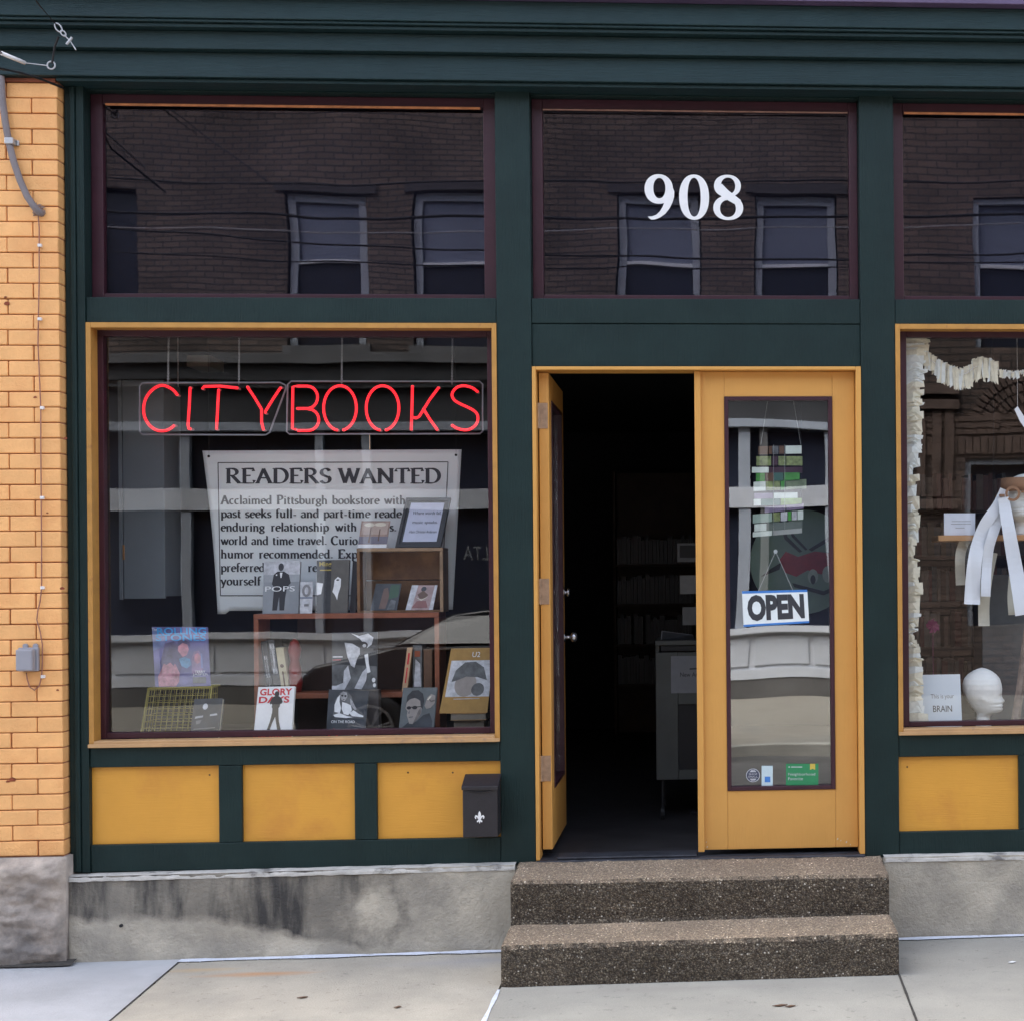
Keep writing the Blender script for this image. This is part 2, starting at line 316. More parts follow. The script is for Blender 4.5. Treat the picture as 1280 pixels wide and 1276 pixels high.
def gpt(x, y, lift=0): return Vector((x, y, gz(x, y)+lift))
sw = MB()
SY0, SY1 = -2.55, .3   # sidewalk from kerb to under the building
def jx(px1, py1, px2, py2, y):
    a = PG(px1, py1); b = PG(px2, py2); t = (y-a.y)/(b.y-a.y); return a.x+(b.x-a.x)*t
J = [lambda y: -9.0, lambda y: jx(225, 1201, 137, 1276, y), lambda y: jx(625, 1234, 605, 1276, y), lambda y: jx(1123, 1216, 1146, 1276, y), lambda y: jx(1123, 1216, 1146, 1276, y)+1.75, lambda y: 9.0]
sidewalk = MB().box(-9, 9, SY0, SY1, -.5, -.18).build('sidewalk_bed', grime, None, kind='structure')
sidewalk.name = 'sidewalk'; ORG['sidewalk'] = Vector(sidewalk.location)
for i in range(5):
    a, b = J[i], J[i+1]; g = .004
    def sx(fn, y):   # straight joints, kept straight past the wall
        return fn(max(-2.55, min(.3, y)))
    m = MB(); top = []
    def sl_(u, v, a=a, b=b, i=i):
        y = SY0+(SY1-SY0)*v; x0 = sx(a, y)+g; x1 = sx(b, y)-g; x = x0+(x1-x0)*u
        return gpt(x, y, .0015*noise.noise(Vector((x*2, y*2, i))))
    m.grid(sl_, 14, 12)
    c = [(sx(a, SY0)+g, SY0), (sx(b, SY0)-g, SY0), (sx(b, SY1)-g, SY1), (sx(a, SY1)+g, SY1)]
    for k in range(4):
        (xa, ya), (xb, yb) = c[k], c[(k+1) % 4]
        m.add([gpt(xa, ya), gpt(xb, yb), gpt(xb, yb)-Vector((0, 0, .17)), gpt(xa, ya)-Vector((0, 0, .17))], [(0, 3, 2, 1)])
    m.build('paving_slab', [pave_new, pave_old, pave_old2, pave_old2, pave_old][i], sidewalk)
# caulk / joints
def strip(name, pts, w, h, m):
    mb = MB()
    for k in range(len(pts)-1):
        a, b = Vector(pts[k]), Vector(pts[k+1]); n = Vector((-(b-a).y, (b-a).x, 0)).normalized()
        wa = w*(.8+.5*noise.noise(a*9)); wb = w*(.8+.5*noise.noise(b*9))
        mb.add([a+n*wa/2, a-n*wa/2, b-n*wb/2, b+n*wb/2]+[q-Vector((0, 0, .01)) for q in (a+n*wa/2, a-n*wa/2, b-n*wb/2, b+n*wb/2)],
               [(0, 1, 2, 3), (1, 0, 4, 5), (3, 2, 6, 7)])
    return mb.build(name, m, sidewalk)
def line_g(f, y0, y1, n=14, lift=.003): return [gpt(f(y0+(y1-y0)*i/n), y0+(y1-y0)*i/n, lift) for i in range(n+1)]
fy = -.098
xs = [PG(225, 1200).x+( -.82-PG(225, 1200).x)*i/30 for i in range(31)]
strip('wall_caulk', [gpt(x, fy+.004*noise.noise(Vector((x*5, 0, 0))), .004) for x in xs], .060, .004, caulk)
xs = [.79+(3.6-.79)*i/40 for i in range(41)]
strip('wall_caulk', [gpt(x, fy+.004*noise.noise(Vector((x*5, 0, 0))), .004) for x in xs], .060, .004, caulk)
strip('slab_caulk', line_g(J[2], -.70, SY0), .022, .004, caulk)
strip('dark_joint', line_g(J[3], -.66, SY0), .012, .004, grime)
strip('dark_joint', line_g(J[1], -.08, SY0), .008, .004, grime)
curb = MB().box(-14, 14, SY0-.16, SY0-.004, -.42, gz(0, SY0)+.004).build('kerb', curb_m, None, .015, kind='structure')
# road, far kerb, far sidewalk
FW = -12.6
rd = MB()
RZ = [(-2.71, -.16), (-5, -.09), (-7, -.10), (-9.75, -.30)]
for k in range(len(RZ)-1):
    (ya, za), (yb, zb) = RZ[k], RZ[k+1]
    rd.add([(-60, ya, za), (60, ya, za), (60, yb, zb), (-60, yb, zb)], [(0, 1, 2, 3)])
road = rd.build('road', road_m, None, kind='structure')
# fix: carriageway normals point up either way
MB().box(-60, 60, -9.92, -9.76, -.6, -.17).build('far_kerb', curb_m, None, .015, kind='structure')
fs_m = mat("far_pavement_concrete", (.24, .22, .185), .9, .12, 1.2, .2, 40, c2=(.21, .20, .175), mask_scale=1.2)
fsb = MB(); fsb.add([(-60, -9.925, -.172), (60, -9.925, -.172), (60, FW-.3, .16), (-60, FW-.3, .16)], [(0, 1, 2, 3)])
fsb.build('far_pavement', fs_m, None, kind='structure')
MB().box(-200, 200, -200, 200, -3.2, -3.0).build('ground', road_m, None, kind='structure')

# ================================================================== SHOP BUILDING
Xa0, Xa1, Xb0, Xb1, Xc0, Xc1, Xd0, Xd1 = -2.752, -2.667, -.903, -.750, .712, .868, 2.63, 2.80
shop = base('shop_building', (0, 0, .03), 'dark green and gold painted bookshop front with number 908, from cornice to foundation', 'shop')
ZB = .392
# posts
bx('post', green, shop, Xa0+.001, -2.701, .0, .13, ZB, 3.86, .004)
bx('post_trim', green, shop, -2.727, -2.703, -.012, .006, ZB+.002, 3.80, .006)
bx('post', green, shop, -2.700, Xa1, -.006, .13, ZB+.001, 3.86, .003)
bx('post', green, shop, Xb0, Xb1, 0, .13, ZB, 3.86, .004)
bx('post', green, shop, Xc0, Xc1, 0, .13, ZB, 3.86, .004)
bx('post', green, shop, Xd0, Xd1, 0, .13, ZB, 3.86, .004)
def rails(x0, x1, panels, dz=0, header=False):
    g = .001
    bx('transom_rail', green, shop, x0+g, x1-g, .004, .13, 2.778, 2.888, .003)
    if header:
        bx('door_head_board', green, shop, x0+g, x1-g, .008, .13, 2.588, 2.776, .003); return
    bx('sill_rail', green, shop, x0+g, x1-g, .003, .13, .847+dz, .933, .004)
    bx('bottom_rail', green, shop, x0+g, x1-g, .003, .13, ZB, .510+dz, .004)
    for a, b in zip(panels[:-1], panels[1:]): bx('stile', green, shop, a[1], b[0], .0045, .128, .511+dz, .846+dz, .003)
    for a, b in panels:
        bx('gold_panel', gold, shop, a-.003, b+.003, .026, .05, .506+dz, .851+dz, .002)
rails(Xa1, Xb0, [(-2.665, -2.121), (-2.022, -1.538), (-1.441, -.9045)])
rails(Xb1, Xc0, [], header=True)
rails(Xc1, Xd0, [(.870, 1.413), (1.51, 1.98), (2.08, 2.628)], -.012)
# cornice
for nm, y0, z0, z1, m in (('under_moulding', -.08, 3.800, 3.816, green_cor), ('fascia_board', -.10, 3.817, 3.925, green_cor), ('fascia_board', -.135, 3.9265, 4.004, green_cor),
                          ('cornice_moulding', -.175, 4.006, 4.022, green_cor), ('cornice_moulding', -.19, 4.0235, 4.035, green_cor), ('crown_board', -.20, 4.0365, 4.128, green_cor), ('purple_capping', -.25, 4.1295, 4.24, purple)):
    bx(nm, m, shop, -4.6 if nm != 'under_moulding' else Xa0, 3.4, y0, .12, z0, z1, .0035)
bx('window_head', green, shop, Xa1+.001, Xb0-.001, .025, .13, 3.792, 3.799, .001)
bx('window_head', green, shop, Xb1+.001, Xc0-.001, .025, .13, 3.792, 3.799, .001)
bx('window_head', green, shop, Xc1+.001, Xd0-.001, .025, .13, 3.792, 3.799, .001)
upm = mat('upper_storey_brick', (.22, .07, .05), .85, .2, 3, .3, 40)
bx('upper_wall', upm, shop, -2.75, 3.4, .06, .4, 4.2405, 8.0, .0)
bx('sun_block_core', upm, shop, -2.75, 3.4, .4005, 6.6, 3.02, 8.0, .0)  # unseen bulk added to keep sun from leaking in behind the cornice
bx('upper_wall', upm, shop, 2.801, 3.4, .03, .4, .39, 3.80, .0)

def wavy_pane(x0, x1, z0, z1, y, amp, seed, wl=2.2, nx=26, nz=26):
    mb = MB()
    def fn(u, v):
        x = x0+(x1-x0)*u; z = z0+(z1-z0)*v
        return (x, y+amp*noise.noise(Vector((x*wl+seed, z*wl*1.1, seed*.7)))+amp*.25*noise.noise(Vector((x*wl*3, z*wl*3, seed))), z)
    mb.grid(fn, nx, nz); return mb
def frame4(name, m, parent, x0, x1, z0, z1, wl, wr, wb, wt, y0, y1, bevel=.002):
    """rectangular frame of four members butted end to end, one mesh"""
    mb = MB(); mb.box(x0, x0+wl, y0, y1, z0, z1); mb.box(x1-wr, x1, y0, y1, z0, z1)
    mb.box(x0+wl+.0005, x1-wr-.0005, y0, y1, z0, z0+wb); mb.box(x0+wl+.0005, x1-wr-.0005, y0, y1, z1-wt, z1)
    return mb.build(name, m, parent, bevel)
def transom(x0, x1, il, ir, strip_m, sx0, sx1, sh, seed):
    w = MB().box(x0+.001, x1-.001, .15, .165, 2.889, 3.79).build('transom_window', trans_back, shop, 0)
    frame4('frame', burg, w, x0+.001, x1-.001, 2.889, 3.791, il-x0, x1-ir, .027, .043, .072, .11)
    wavy_pane(il-.004, ir+.004, 2.91, 3.752, .095, .00030, seed).build('pane', glass_tr, w, smooth=True)
    bx('lit_edge_strip', strip_m, w, sx0, sx1, .064, .0715, 3.7395, 3.7395+sh, .001)  # lit edge of the opening, built as a coloured strip
transom(Xa1, Xb0, -2.616, -.962, orange_strip, -2.60, -.975, .010, 1.3)
transom(Xb1, Xc0, -.703, .673, pale_strip, -.70, .668, .006, 5.1)
transom(Xc1, Xd0, .918, 2.58, orange_strip, .925, 2.57, .010, 9.7)

def display(x0, x1, il, ir, seed, zl=.990):
    w = frame4('display_window', goldliner, shop, x0+.0005, x1-.0005, .9345, 2.777, .021, .021, .002, .0225, -.004, .074, .002)
    bx('gold_sill', goldsill, w, x0+.022, x1-.022, -.012, .0735, .937, .962, .003)
    bx('sill_nosing', goldsill, w, x0-.0, x1+.0, -.020, -.0125, .934, .950, .002)
    frame4('burgundy_frame', burg, w, x0+.0005, x1-.0005, .9635, 2.758, il-x0, x1-ir, zl-.9635, .029, .0745, .115)
    wavy_pane(il-.004, ir+.004, zl-.004, 2.733, .10, .0004, seed, 1.6, 30, 30).build('pane', glass_win, w, smooth=True)
    return w
dispL = display(Xa1, Xb0, -2.623, -.955, 21.2)
dispR = display(Xc1, Xd0, .927, 2.57, 33.3, .986)

# house number
def serif_map(mb, text, x0, z0, h, y, width=None, thick=.17, thin=.055, depth=.002, mi=0, fn=None, track=.02, word=1.0):
    pl, w = serif_text(text, thick, thin, track, word); sx_ = (width/w) if width else h
    for q in pl:
        mb.prism([(x0+a*sx_, y, z0+b*h) for a, b in q], (0, depth, 0), mi)
NX = {'9': (-.252, -.148), '0': (-.136, -.037), '8': (-.024, .077)}
a908 = P(806, 276, .09); b908 = P(929, 218, .09)
nz0, nh = a908.z+.004, b908.z-a908.z-.008
k0, kw = a908.x, (b908.x-a908.x)
ranges = {'9': (.0, .305), '0': (.345, .655), '8': (.69, 1.0)}
def outline_ring(outer, inner):
    n = len(outer); return [[outer[i], inner[i], inner[(i+1) % n], outer[(i+1) % n]] for i in range(n)]
def digit(ch):
    u0, u1 = ranges[ch]; xa = k0+kw*u0; sw_ = kw*(u1-u0); mb = MB(); polys = []; n = 40
    sup = lambda a, e: math.copysign(abs(a)**e, a)
    def E(cx, cy, rx, ry, e=1.0): return [(cx+rx*sup(cos(2*pi*i/n), e), cy+ry*sup(sin(2*pi*i/n), e)) for i in range(n)]
    extra = None; extras = []
    if ch == '0': polys = outline_ring(E(.5, .5, .49, .5, .92), E(.5, .5, .215, .43, .92))
    if ch == '9':
        polys = outline_ring(E(.47, .675, .47, .325, .95), E(.49, .695, .20, .225, .95))
        # tail: right edge of bowl sweeping to lower left
        o = [(.94, .70), (.985, .62), (.975, .50), (.92, .38), (.83, .26), (.68, .13), (.50, .045), (.33, .0), (.20, .0)]
        i_ = [(.69, .72), (.70, .60), (.69, .50), (.66, .40), (.60, .29), (.50, .18), (.38, .105), (.24, .07), (.10, .065)]
        extras = [[o[k], i_[k], i_[k+1], o[k+1]] for k in range(8)]; polys += extras
    if ch == '8':
        polys = outline_ring(E(.48, .755, .44, .245, .95), E(.50, .755, .235, .185, .95))
        polys += outline_ring(E(.5, .27, .49, .27, .95), E(.49, .255, .26, .19, .95))
        extras = [[(.06, .70), (.30, .80), (.50, .66), (.28, .52)], [(.28, .52), (.50, .66), (.92, .44), (.70, .36)]]; polys += extras
    for q in polys: mb.prism([(xa+a*sw_, .0895-(.0006 if q is extra or any(q is e for e in extras) else 0), nz0+b*nh) for a, b in q], (0, .002, 0))
    return mb.build('house_number_digit', whitem, shop)
for ch in '908':
    d_ = digit(ch); d_['label'] = 'white serif digit %s of the house number' % ch

# door frame + threshold
bx('door_jamb', gold_door, shop, Xb1+.0005, -.7325, -.004, .125, .405, 2.586, .002)
bx('door_jamb', gold_door, shop, .6885, Xc0-.0005, -.004, .125, .405, 2.586, .002)
bx('door_head', gold_door, shop, -.7320, .6880, -.004, .125, 2.571, 2.586, .002)
bx('threshold', thresh, shop, -.7495, .7115, -.012, .20, .385, .4035, .006)
bx('threshold', thresh, shop, -.66, -.04, .01, .13, .4045, .414, .004)
# right leaf (closed)
RX0, RX1, LZ0, LZ1 = -.012, .6860, .427, 2.5695
rl = frame4('door', gold_door, shop, RX0, RX1, LZ0, LZ1, .111, .100, .263, .1115, .052, .095, .002)
bx('meeting_strip', gold_door, rl, -.034, -.006, .034, .0515, LZ0-.006, 2.5695, .002)
frame4('glazing_bead', burg_d, rl, .0995, .5855, .6905, 2.4575, .018, .018, .018, .017, .046, .085, .002)
mb = MB()
def dp(u, v):
    x = .115+.457*u; z = .706+1.739*v
    return (x, .072+.0016*sin(pi*u)*max(0, .62-v)+.0004*noise.noise(Vector((x*3, z*2.2, 4))), z)
mb.grid(dp, 24, 60).build('door_pane', glass_door, rl, smooth=True)
# left leaf (open inwards about 90 degrees, seen almost edge on)
LX0, LX1, LY0, LY1 = -.7265, -.683, .062, .775
mb = MB(); mb.box(LX0, LX1, LY0, LY0+.111, .442, 2.567); mb.box(LX0, LX1, LY1-.10, LY1, .442, 2.567)
mb.box(LX0, LX1, LY0+.1115, LY1-.1005, .442, .70); mb.box(LX0, LX1, LY0+.1115, LY1-.1005, 2.455, 2.567)
ll = mb.build('door', gold_door, shop, .002); ll['label'] = 'left leaf standing open into the shop'
rl['label'] = 'closed right leaf'
mb = MB()
for (ya, yb, za, zb) in ((LY0+.112, LY0+.128, .701, 2.454), (LY1-.117, LY1-.101, .701, 2.454), (LY0+.1285, LY1-.1175, .701, .717), (LY0+.1285, LY1-.1175, 2.438, 2.454)):
    mb.box(LX0-.003, LX1+.004, ya, yb, za, zb)
mb.build('glazing_bead', burg_d, ll, .002)
bx('door_pane', glass_door, ll, -.706, -.7, LY0+.129, LY1-.118, .718, 2.437, 0)
for (pya, pyb) in ((504, 536), (723, 755), (944, 976)):
    za = P(681, pyb, .06).z; zb = P(681, pya, .06).z
    h_ = bx('hinge', hingem, ll, -.731, -.688, .0585, .0615, za, zb, .001)
    mb = MB(); mb.tube([(-.7295, .055, za), (-.7295, .055, zb)], .005, 8)
    for q in (.2, .5, .8):
        c = Vector((-.703+.008*(1 if q == .5 else -1), .0583, za+(zb-za)*q)); mb.tube([c, c-Vector((0, .0015, 0))], .003, 8)
    mb.build('hinge_pin', hingem, ll)
def knob(z, r, ln, parent):
    mb = MB(); y = LY1-.055
    mb.tube([(LX1+.001, y, z), (LX1+.006, y, z)], .024, 14); mb.tube([(LX1+.006, y, z), (LX1+ln*.5, y, z)], .009, 10)
    mb.tube([(LX1+ln*.5, y, z), (LX1+ln*.62, y, z), (LX1+ln*.85, y, z), (LX1+ln, y, z)], [r*.6, r, r, r*.55], 14)
    return mb.build('door_knob', chrome, parent, smooth=True)
mb = MB()
for x, y, r in ((1047, 1048, .005), (1051, 1050, .003), (1058, 1052, .005), (1063, 1055, .003), (884, 1058, .004), (883, 1052, .003)):
    q = P(x, y, .0515 if x > 900 else .0335)
    mb.prism([(q.x+r*.7*cos(k*pi/3), q.y, q.z+r*(1+.5*sin(k*2.3))*sin(k*pi/3)) for k in range(6)], (0, .0008, 0))
mb.build('paint_chips', mat('bare_primer', (.6, .55, .45), .8), rl, kind='stuff')
knob(P(710, 796, .72).z, .024, .065, ll); knob(P(710, 740, .72).z, .020, .03, ll)['label'] = 'round deadbolt above the knob'

for x, y in ((510, 965), (566, 965), (1134, 958), (262, 968)):
    q = P(x, y, .0255); MB().tube([q, q-Vector((0, .001, 0))], .0042, 8).build('nail_head', mat('rusty_nail', (.10, .05, .02), .8), shop)
# foundation
def foundation_mat():
    m = mat('stained_concrete', (.46, .415, .335), .9, .2, 5, .8, 60, c2=(.31, .285, .24), mask_scale=4.5, mask=(.42, .68), detail=9)
    nt = m.node_tree; L = nt.links; b = nt.nodes['Principled BSDF']; src = b.inputs['Base Color'].links[0].from_socket
    geo = nt.nodes.new('ShaderNodeNewGeometry'); sp = nt.nodes.new('ShaderNodeSeparateXYZ'); L.new(geo.outputs['Position'], sp.inputs[0])
    n1 = N(nt, 'ShaderNodeTexNoise', Scale=5, Detail=9, Roughness=.65); L.new(geo.outputs['Position'], n1.inputs['Vector'])
    # edge height of the old patch line, falling to the right
    cr = nt.nodes.new('ShaderNodeFloatCurve'); cv = cr.mapping.curves[0]
    pts = [(0, .70), (.10, .68), (.28, .66), (.40, .58), (.52, .42), (.62, .28), (.78, .22), (1, .15)]
    for k, (a, bb) in enumerate(pts):
        if k < 2: cv.points[k].location = (a, bb) if k == 0 else (1, .05)
    for a, bb in pts[1:-1]: cv.points.new(a, bb)
    cr.mapping.update()
    mr = nt.nodes.new('ShaderNodeMapRange'); mr.inputs[1].default_value = -2.75; mr.inputs[2].default_value = -.8; L.new(sp.outputs[0], mr.inputs[0]); L.new(mr.outputs[0], cr.inputs['Value'])
    zz = nt.nodes.new('ShaderNodeMath'); zz.operation = 'MULTIPLY'; zz.inputs[1].default_value = 1/.37; L.new(sp.outputs[2], zz.inputs[0])
    nz = nt.nodes.new('ShaderNodeMath'); nz.operation = 'MULTIPLY_ADD'; nz.inputs[1].default_value = .38; L.new(n1.outputs[0], nz.inputs[0]); L.new(zz.outputs[0], nz.inputs[2])
    df = nt.nodes.new('ShaderNodeMath'); df.operation = 'SUBTRACT'; L.new(nz.outputs[0], df.inputs[0]); L.new(cr.outputs[0], df.inputs[1])
    e1 = nt.nodes.new('ShaderNodeMapRange'); e1.inputs[1].default_value = .0; e1.inputs[2].default_value = .09; L.new(df.outputs[0], e1.inputs[0])
    # limit to the left part with a ragged right end
    xr = nt.nodes.new('ShaderNodeMath'); xr.operation = 'MULTIPLY_ADD'; xr.inputs[1].default_value = 1.1; L.new(n1.outputs[0], xr.inputs[0]); L.new(sp.outputs[0], xr.inputs[2])
    e2 = nt.nodes.new('ShaderNodeMapRange'); e2.inputs[1].default_value = -.80; e2.inputs[2].default_value = -1.05; L.new(xr.outputs[0], e2.inputs[0])
    st = nt.nodes.new('ShaderNodeMath'); st.operation = 'MULTIPLY'; L.new(e1.outputs[0], st.inputs[0]); L.new(e2.outputs[0], st.inputs[1])
    # vertical drips
    mp = nt.nodes.new('ShaderNodeMapping'); mp.inputs['Scale'].default_value = (7, 7, 1.6); L.new(geo.outputs['Position'], mp.inputs['Vector'])
    n2 = N(nt, 'ShaderNodeTexNoise', Scale=1.4, Detail=8, Roughness=.6); L.new(mp.outputs[0], n2.inputs['Vector'])
    r2 = nt.nodes.new('ShaderNodeMapRange'); r2.inputs[1].default_value = .40; r2.inputs[2].default_value = .62; r2.inputs[3].default_value = .48; r2.inputs[4].default_value = 1; L.new(n2.outputs[0], r2.inputs[0])
    st2 = nt.nodes.new('ShaderNodeMath'); st2.operation = 'MULTIPLY'; L.new(st.outputs[0], st2.inputs[0]); L.new(r2.outputs[0], st2.inputs[1])
    mm = N(nt, 'ShaderNodeMix', data_type='RGBA'); L.new(st2.outputs[0], mm.inputs[0]); L.new(src, mm.inputs[6]); mm.inputs[7].default_value = (.055, .052, .050, 1)
    L.new(mm.outputs[2], b.inputs['Base Color'])
    return m
fmat = foundation_mat()
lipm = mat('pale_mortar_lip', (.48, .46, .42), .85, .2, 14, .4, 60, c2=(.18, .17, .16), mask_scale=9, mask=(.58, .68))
def found(x0, x1, ztop0, ztop1, seed):
    mb = MB(); n = int((x1-x0)/.03)
    def fn(u, v):
        x = x0+(x1-x0)*u; zt = ztop0+(ztop1-ztop0)*u; z = -.12+(zt+.12)*v
        return (x, -.06+.006*noise.noise(Vector((x*3+seed, z*5, 1)))+.003*noise.noise(Vector((x*16, z*18, seed))), z)
    mb.grid(fn, n, 18)
    mb.box(x0, x1, -.045, .10, -.12, min(ztop0, ztop1)-.006)
    mb.build('foundation_wall', fmat, shop, smooth=True)
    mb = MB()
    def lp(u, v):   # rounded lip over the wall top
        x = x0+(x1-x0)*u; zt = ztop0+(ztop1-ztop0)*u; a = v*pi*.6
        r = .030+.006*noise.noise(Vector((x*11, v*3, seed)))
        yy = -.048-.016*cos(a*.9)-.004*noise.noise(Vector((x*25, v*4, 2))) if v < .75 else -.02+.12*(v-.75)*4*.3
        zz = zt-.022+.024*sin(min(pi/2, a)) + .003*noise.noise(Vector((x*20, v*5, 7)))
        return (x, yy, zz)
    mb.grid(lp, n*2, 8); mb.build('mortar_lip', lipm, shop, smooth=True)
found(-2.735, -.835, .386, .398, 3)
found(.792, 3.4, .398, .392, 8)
bx('foundation_core', fmat, shop, -.84, .80, .0, .10, -.12, .384, 0)
# little bolt in the wall
mb = MB(); q = P(152, 1156, -.062); mb.tube([q, q-Vector((0, .012, 0))], .007, 8); mb.build('wall_bolt', blackm, shop)

# ================================================================== CONCRETE STEPS
def agg_mat():
    m = bpy.data.materials.new('exposed_aggregate'); m.use_nodes = True; nt = m.node_tree; L = nt.links; b = nt.nodes['Principled BSDF']
    b.inputs['Roughness'].default_value = .85; b.inputs['Specular IOR Level'].default_value = .25
    geo = nt.nodes.new('ShaderNodeNewGeometry')
    v = N(nt, 'ShaderNodeTexVoronoi', Scale=160); L.new(geo.outputs['Position'], v.inputs['Vector'])
    wn_ = nt.nodes.new('ShaderNodeTexWhiteNoise'); L.new(v.outputs['Color'], wn_.inputs['Vector'])
    cr = nt.nodes.new('ShaderNodeValToRGB'); L.new(wn_.outputs['Value'], cr.inputs[0]); e = cr.color_ramp
    e.interpolation = 'CONSTANT'
    e.elements[0].color = (.075, .058, .043, 1); e.elements[1].position = .28; e.elements[1].color = (.135, .105, .075, 1)
    for p, c in ((.5, (.10, .08, .06)), (.68, (.19, .155, .11)), (.84, (.14, .12, .095)), (.955, (.32, .27, .2)), (.992, (.55, .5, .42))):
        q = e.elements.new(p); q.color = (*c, 1)
    r = nt.nodes.new('ShaderNodeMapRange'); r.inputs[1].default_value = .2; r.inputs[2].default_value = .75; r.inputs[3].default_value = 1.15; r.inputs[4].default_value = .45
    L.new(v.outputs['Distance'], r.inputs[0])
    mx = N(nt, 'ShaderNodeMix', data_type='RGBA', blend_type='MULTIPLY'); mx.inputs[0].default_value = 1; L.new(cr.outputs[0], mx.inputs[6]); L.new(r.outputs[0], mx.inputs[7])
    n = N(nt, 'ShaderNodeTexNoise', Scale=4, Detail=6); L.new(geo.outputs['Position'], n.inputs['Vector'])
    r2 = nt.nodes.new('ShaderNodeMapRange'); r2.inputs[1].default_value = .3; r2.inputs[2].default_value = .7; r2.inputs[3].default_value = .75; r2.inputs[4].default_value = 1.25; L.new(n.outputs[0], r2.inputs[0])
    m2 = N(nt, 'ShaderNodeMix', data_type='RGBA', blend_type='MULTIPLY'); m2.inputs[0].default_value = 1; L.new(mx.outputs[2], m2.inputs[6]); L.new(r2.outputs[0], m2.inputs[7])
    # upward faces coloured paler: light from above painted into the treads
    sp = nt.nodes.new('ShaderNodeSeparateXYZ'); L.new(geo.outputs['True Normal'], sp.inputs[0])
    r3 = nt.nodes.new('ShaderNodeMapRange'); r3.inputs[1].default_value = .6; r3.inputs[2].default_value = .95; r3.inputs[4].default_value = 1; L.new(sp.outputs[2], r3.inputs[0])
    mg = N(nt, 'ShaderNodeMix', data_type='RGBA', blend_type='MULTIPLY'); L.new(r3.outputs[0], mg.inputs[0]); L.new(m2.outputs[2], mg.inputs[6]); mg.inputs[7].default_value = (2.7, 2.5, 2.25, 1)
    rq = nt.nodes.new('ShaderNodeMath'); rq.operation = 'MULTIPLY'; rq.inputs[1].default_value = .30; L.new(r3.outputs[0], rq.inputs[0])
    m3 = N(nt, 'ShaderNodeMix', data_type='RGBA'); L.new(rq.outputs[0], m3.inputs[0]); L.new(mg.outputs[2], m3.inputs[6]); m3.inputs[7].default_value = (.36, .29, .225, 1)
    L.new(m3.outputs[2], b.inputs['Base Color'])
    bp = nt.nodes.new('ShaderNodeBump'); bp.inputs['Strength'].default_value = .9; bp.inputs['Distance'].default_value = .006; bp.invert = True
    L.new(v.outputs['Distance'], bp.inputs['Height']); L.new(bp.outputs[0], b.inputs['Normal'])
    return m
aggm = agg_mat()
prof = [(-.0, .398), (-.30, .381), (-.325, .378), (-.341, .366), (-.343, .33), (-.338, .215), (-.345, .196), (-.63, .186), (-.65, .182), (-.664, .166), (-.667, .12), (-.664, -.02)]
seg = []
for i in range(len(prof)-1):
    (ya, za), (yb, zb) = prof[i], prof[i+1]; L_ = sqrt((yb-ya)**2+(zb-za)**2); k = max(1, int(L_/.012))
    seg += [(ya+(yb-ya)*t/k, za+(zb-za)*t/k) for t in range(k)]
seg.append(prof[-1]); NS = len(seg)-1
mb = MB(); SX0, SX1 = -.822, .780
def stp(u, v):
    i = min(NS, int(round(v*NS))); y, z = seg[i]; x = SX0+(SX1-SX0)*u
    e = min(x-SX0, SX1-x); rd_ = max(0, .014-e)*.7 if i > 8 else 0
    z += (.012*u if y < -.35 else -.004*u)
    d = .0045*noise.noise(Vector((x*55, y*55, z*55)))+.006*noise.noise(Vector((x*6, y*6, z*6)))
    return (x, y-d*.8+rd_, z+d*.7-rd_*.6)
mb.grid(stp, 160, NS)
for side, xx in ((0, SX0), (1, SX1)):
    loop = [stp(side, j/NS) for j in range(NS+1)]+[(xx, 0, -.02)]
    mb.add(loop, [tuple(range(len(loop)))])
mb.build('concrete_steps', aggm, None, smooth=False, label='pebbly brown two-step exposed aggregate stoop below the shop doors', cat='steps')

# ================================================================== ORANGE BRICK NEIGHBOUR
nb = base('brick_building', (-3.4, .1, .03), 'orange painted brick building corner with red joints beside the green shop front', 'building')
bx('mortar_wall', mortar, nb, -6.0, Xa0-.006, -.050, .3, .470, 3.825, 0)
BH, PT, Z0 = .0625, .0664, .4795
def brick_mesh(L0):
    mb = MB(); mb.box(0, L0, 0, .10, 0, BH); o = mb.build('brick', brickm, None, .0045, org=(0, 0, 0)); return o
bl = .2125
protos = {bl: brick_mesh(bl), .105: brick_mesh(.105)}
nbricks = 0
stuffb = MB()
rows = 50
for r in range(rows):
    z = Z0+r*PT; right = Xa0-.003+(.0015*noise.noise(Vector((r*.7, 0, 0))))
    spans = [(right-.105, .105), (right-.105-.2165, bl)] if r % 2 == 0 else [(right-bl, bl), (right-bl-.2165, bl)]
    for k, (x, L0) in enumerate(spans):
        o = protos[L0].copy(); COL.objects.link(o); o.parent = nb; o.name = 'brick'
        o.location = Vector((x+random.uniform(-.0012, .0012), -.0605+random.uniform(-.0012, .0012), z+random.uniform(-.0006, .0006)))-ORG[nb.name]
    x = spans[-1][0]-.2165
    while x > -5.9: stuffb.box(x, x+bl, -.0600, .03, z, z+BH); x -= .2165
for o in protos.values(): bpy.data.objects.remove(o)
stuffb.build('far_bricks', brickm, nb, 0, kind='stuff')
ztop = Z0+rows*PT
bx('brown_brick', mat('weathered_brown_brick', (.22, .07, .04), .8, .25, 20), nb, -6.0, Xa0-.008, -.066, .3, ztop, 3.8155, .003) if ztop < 3.80 else None
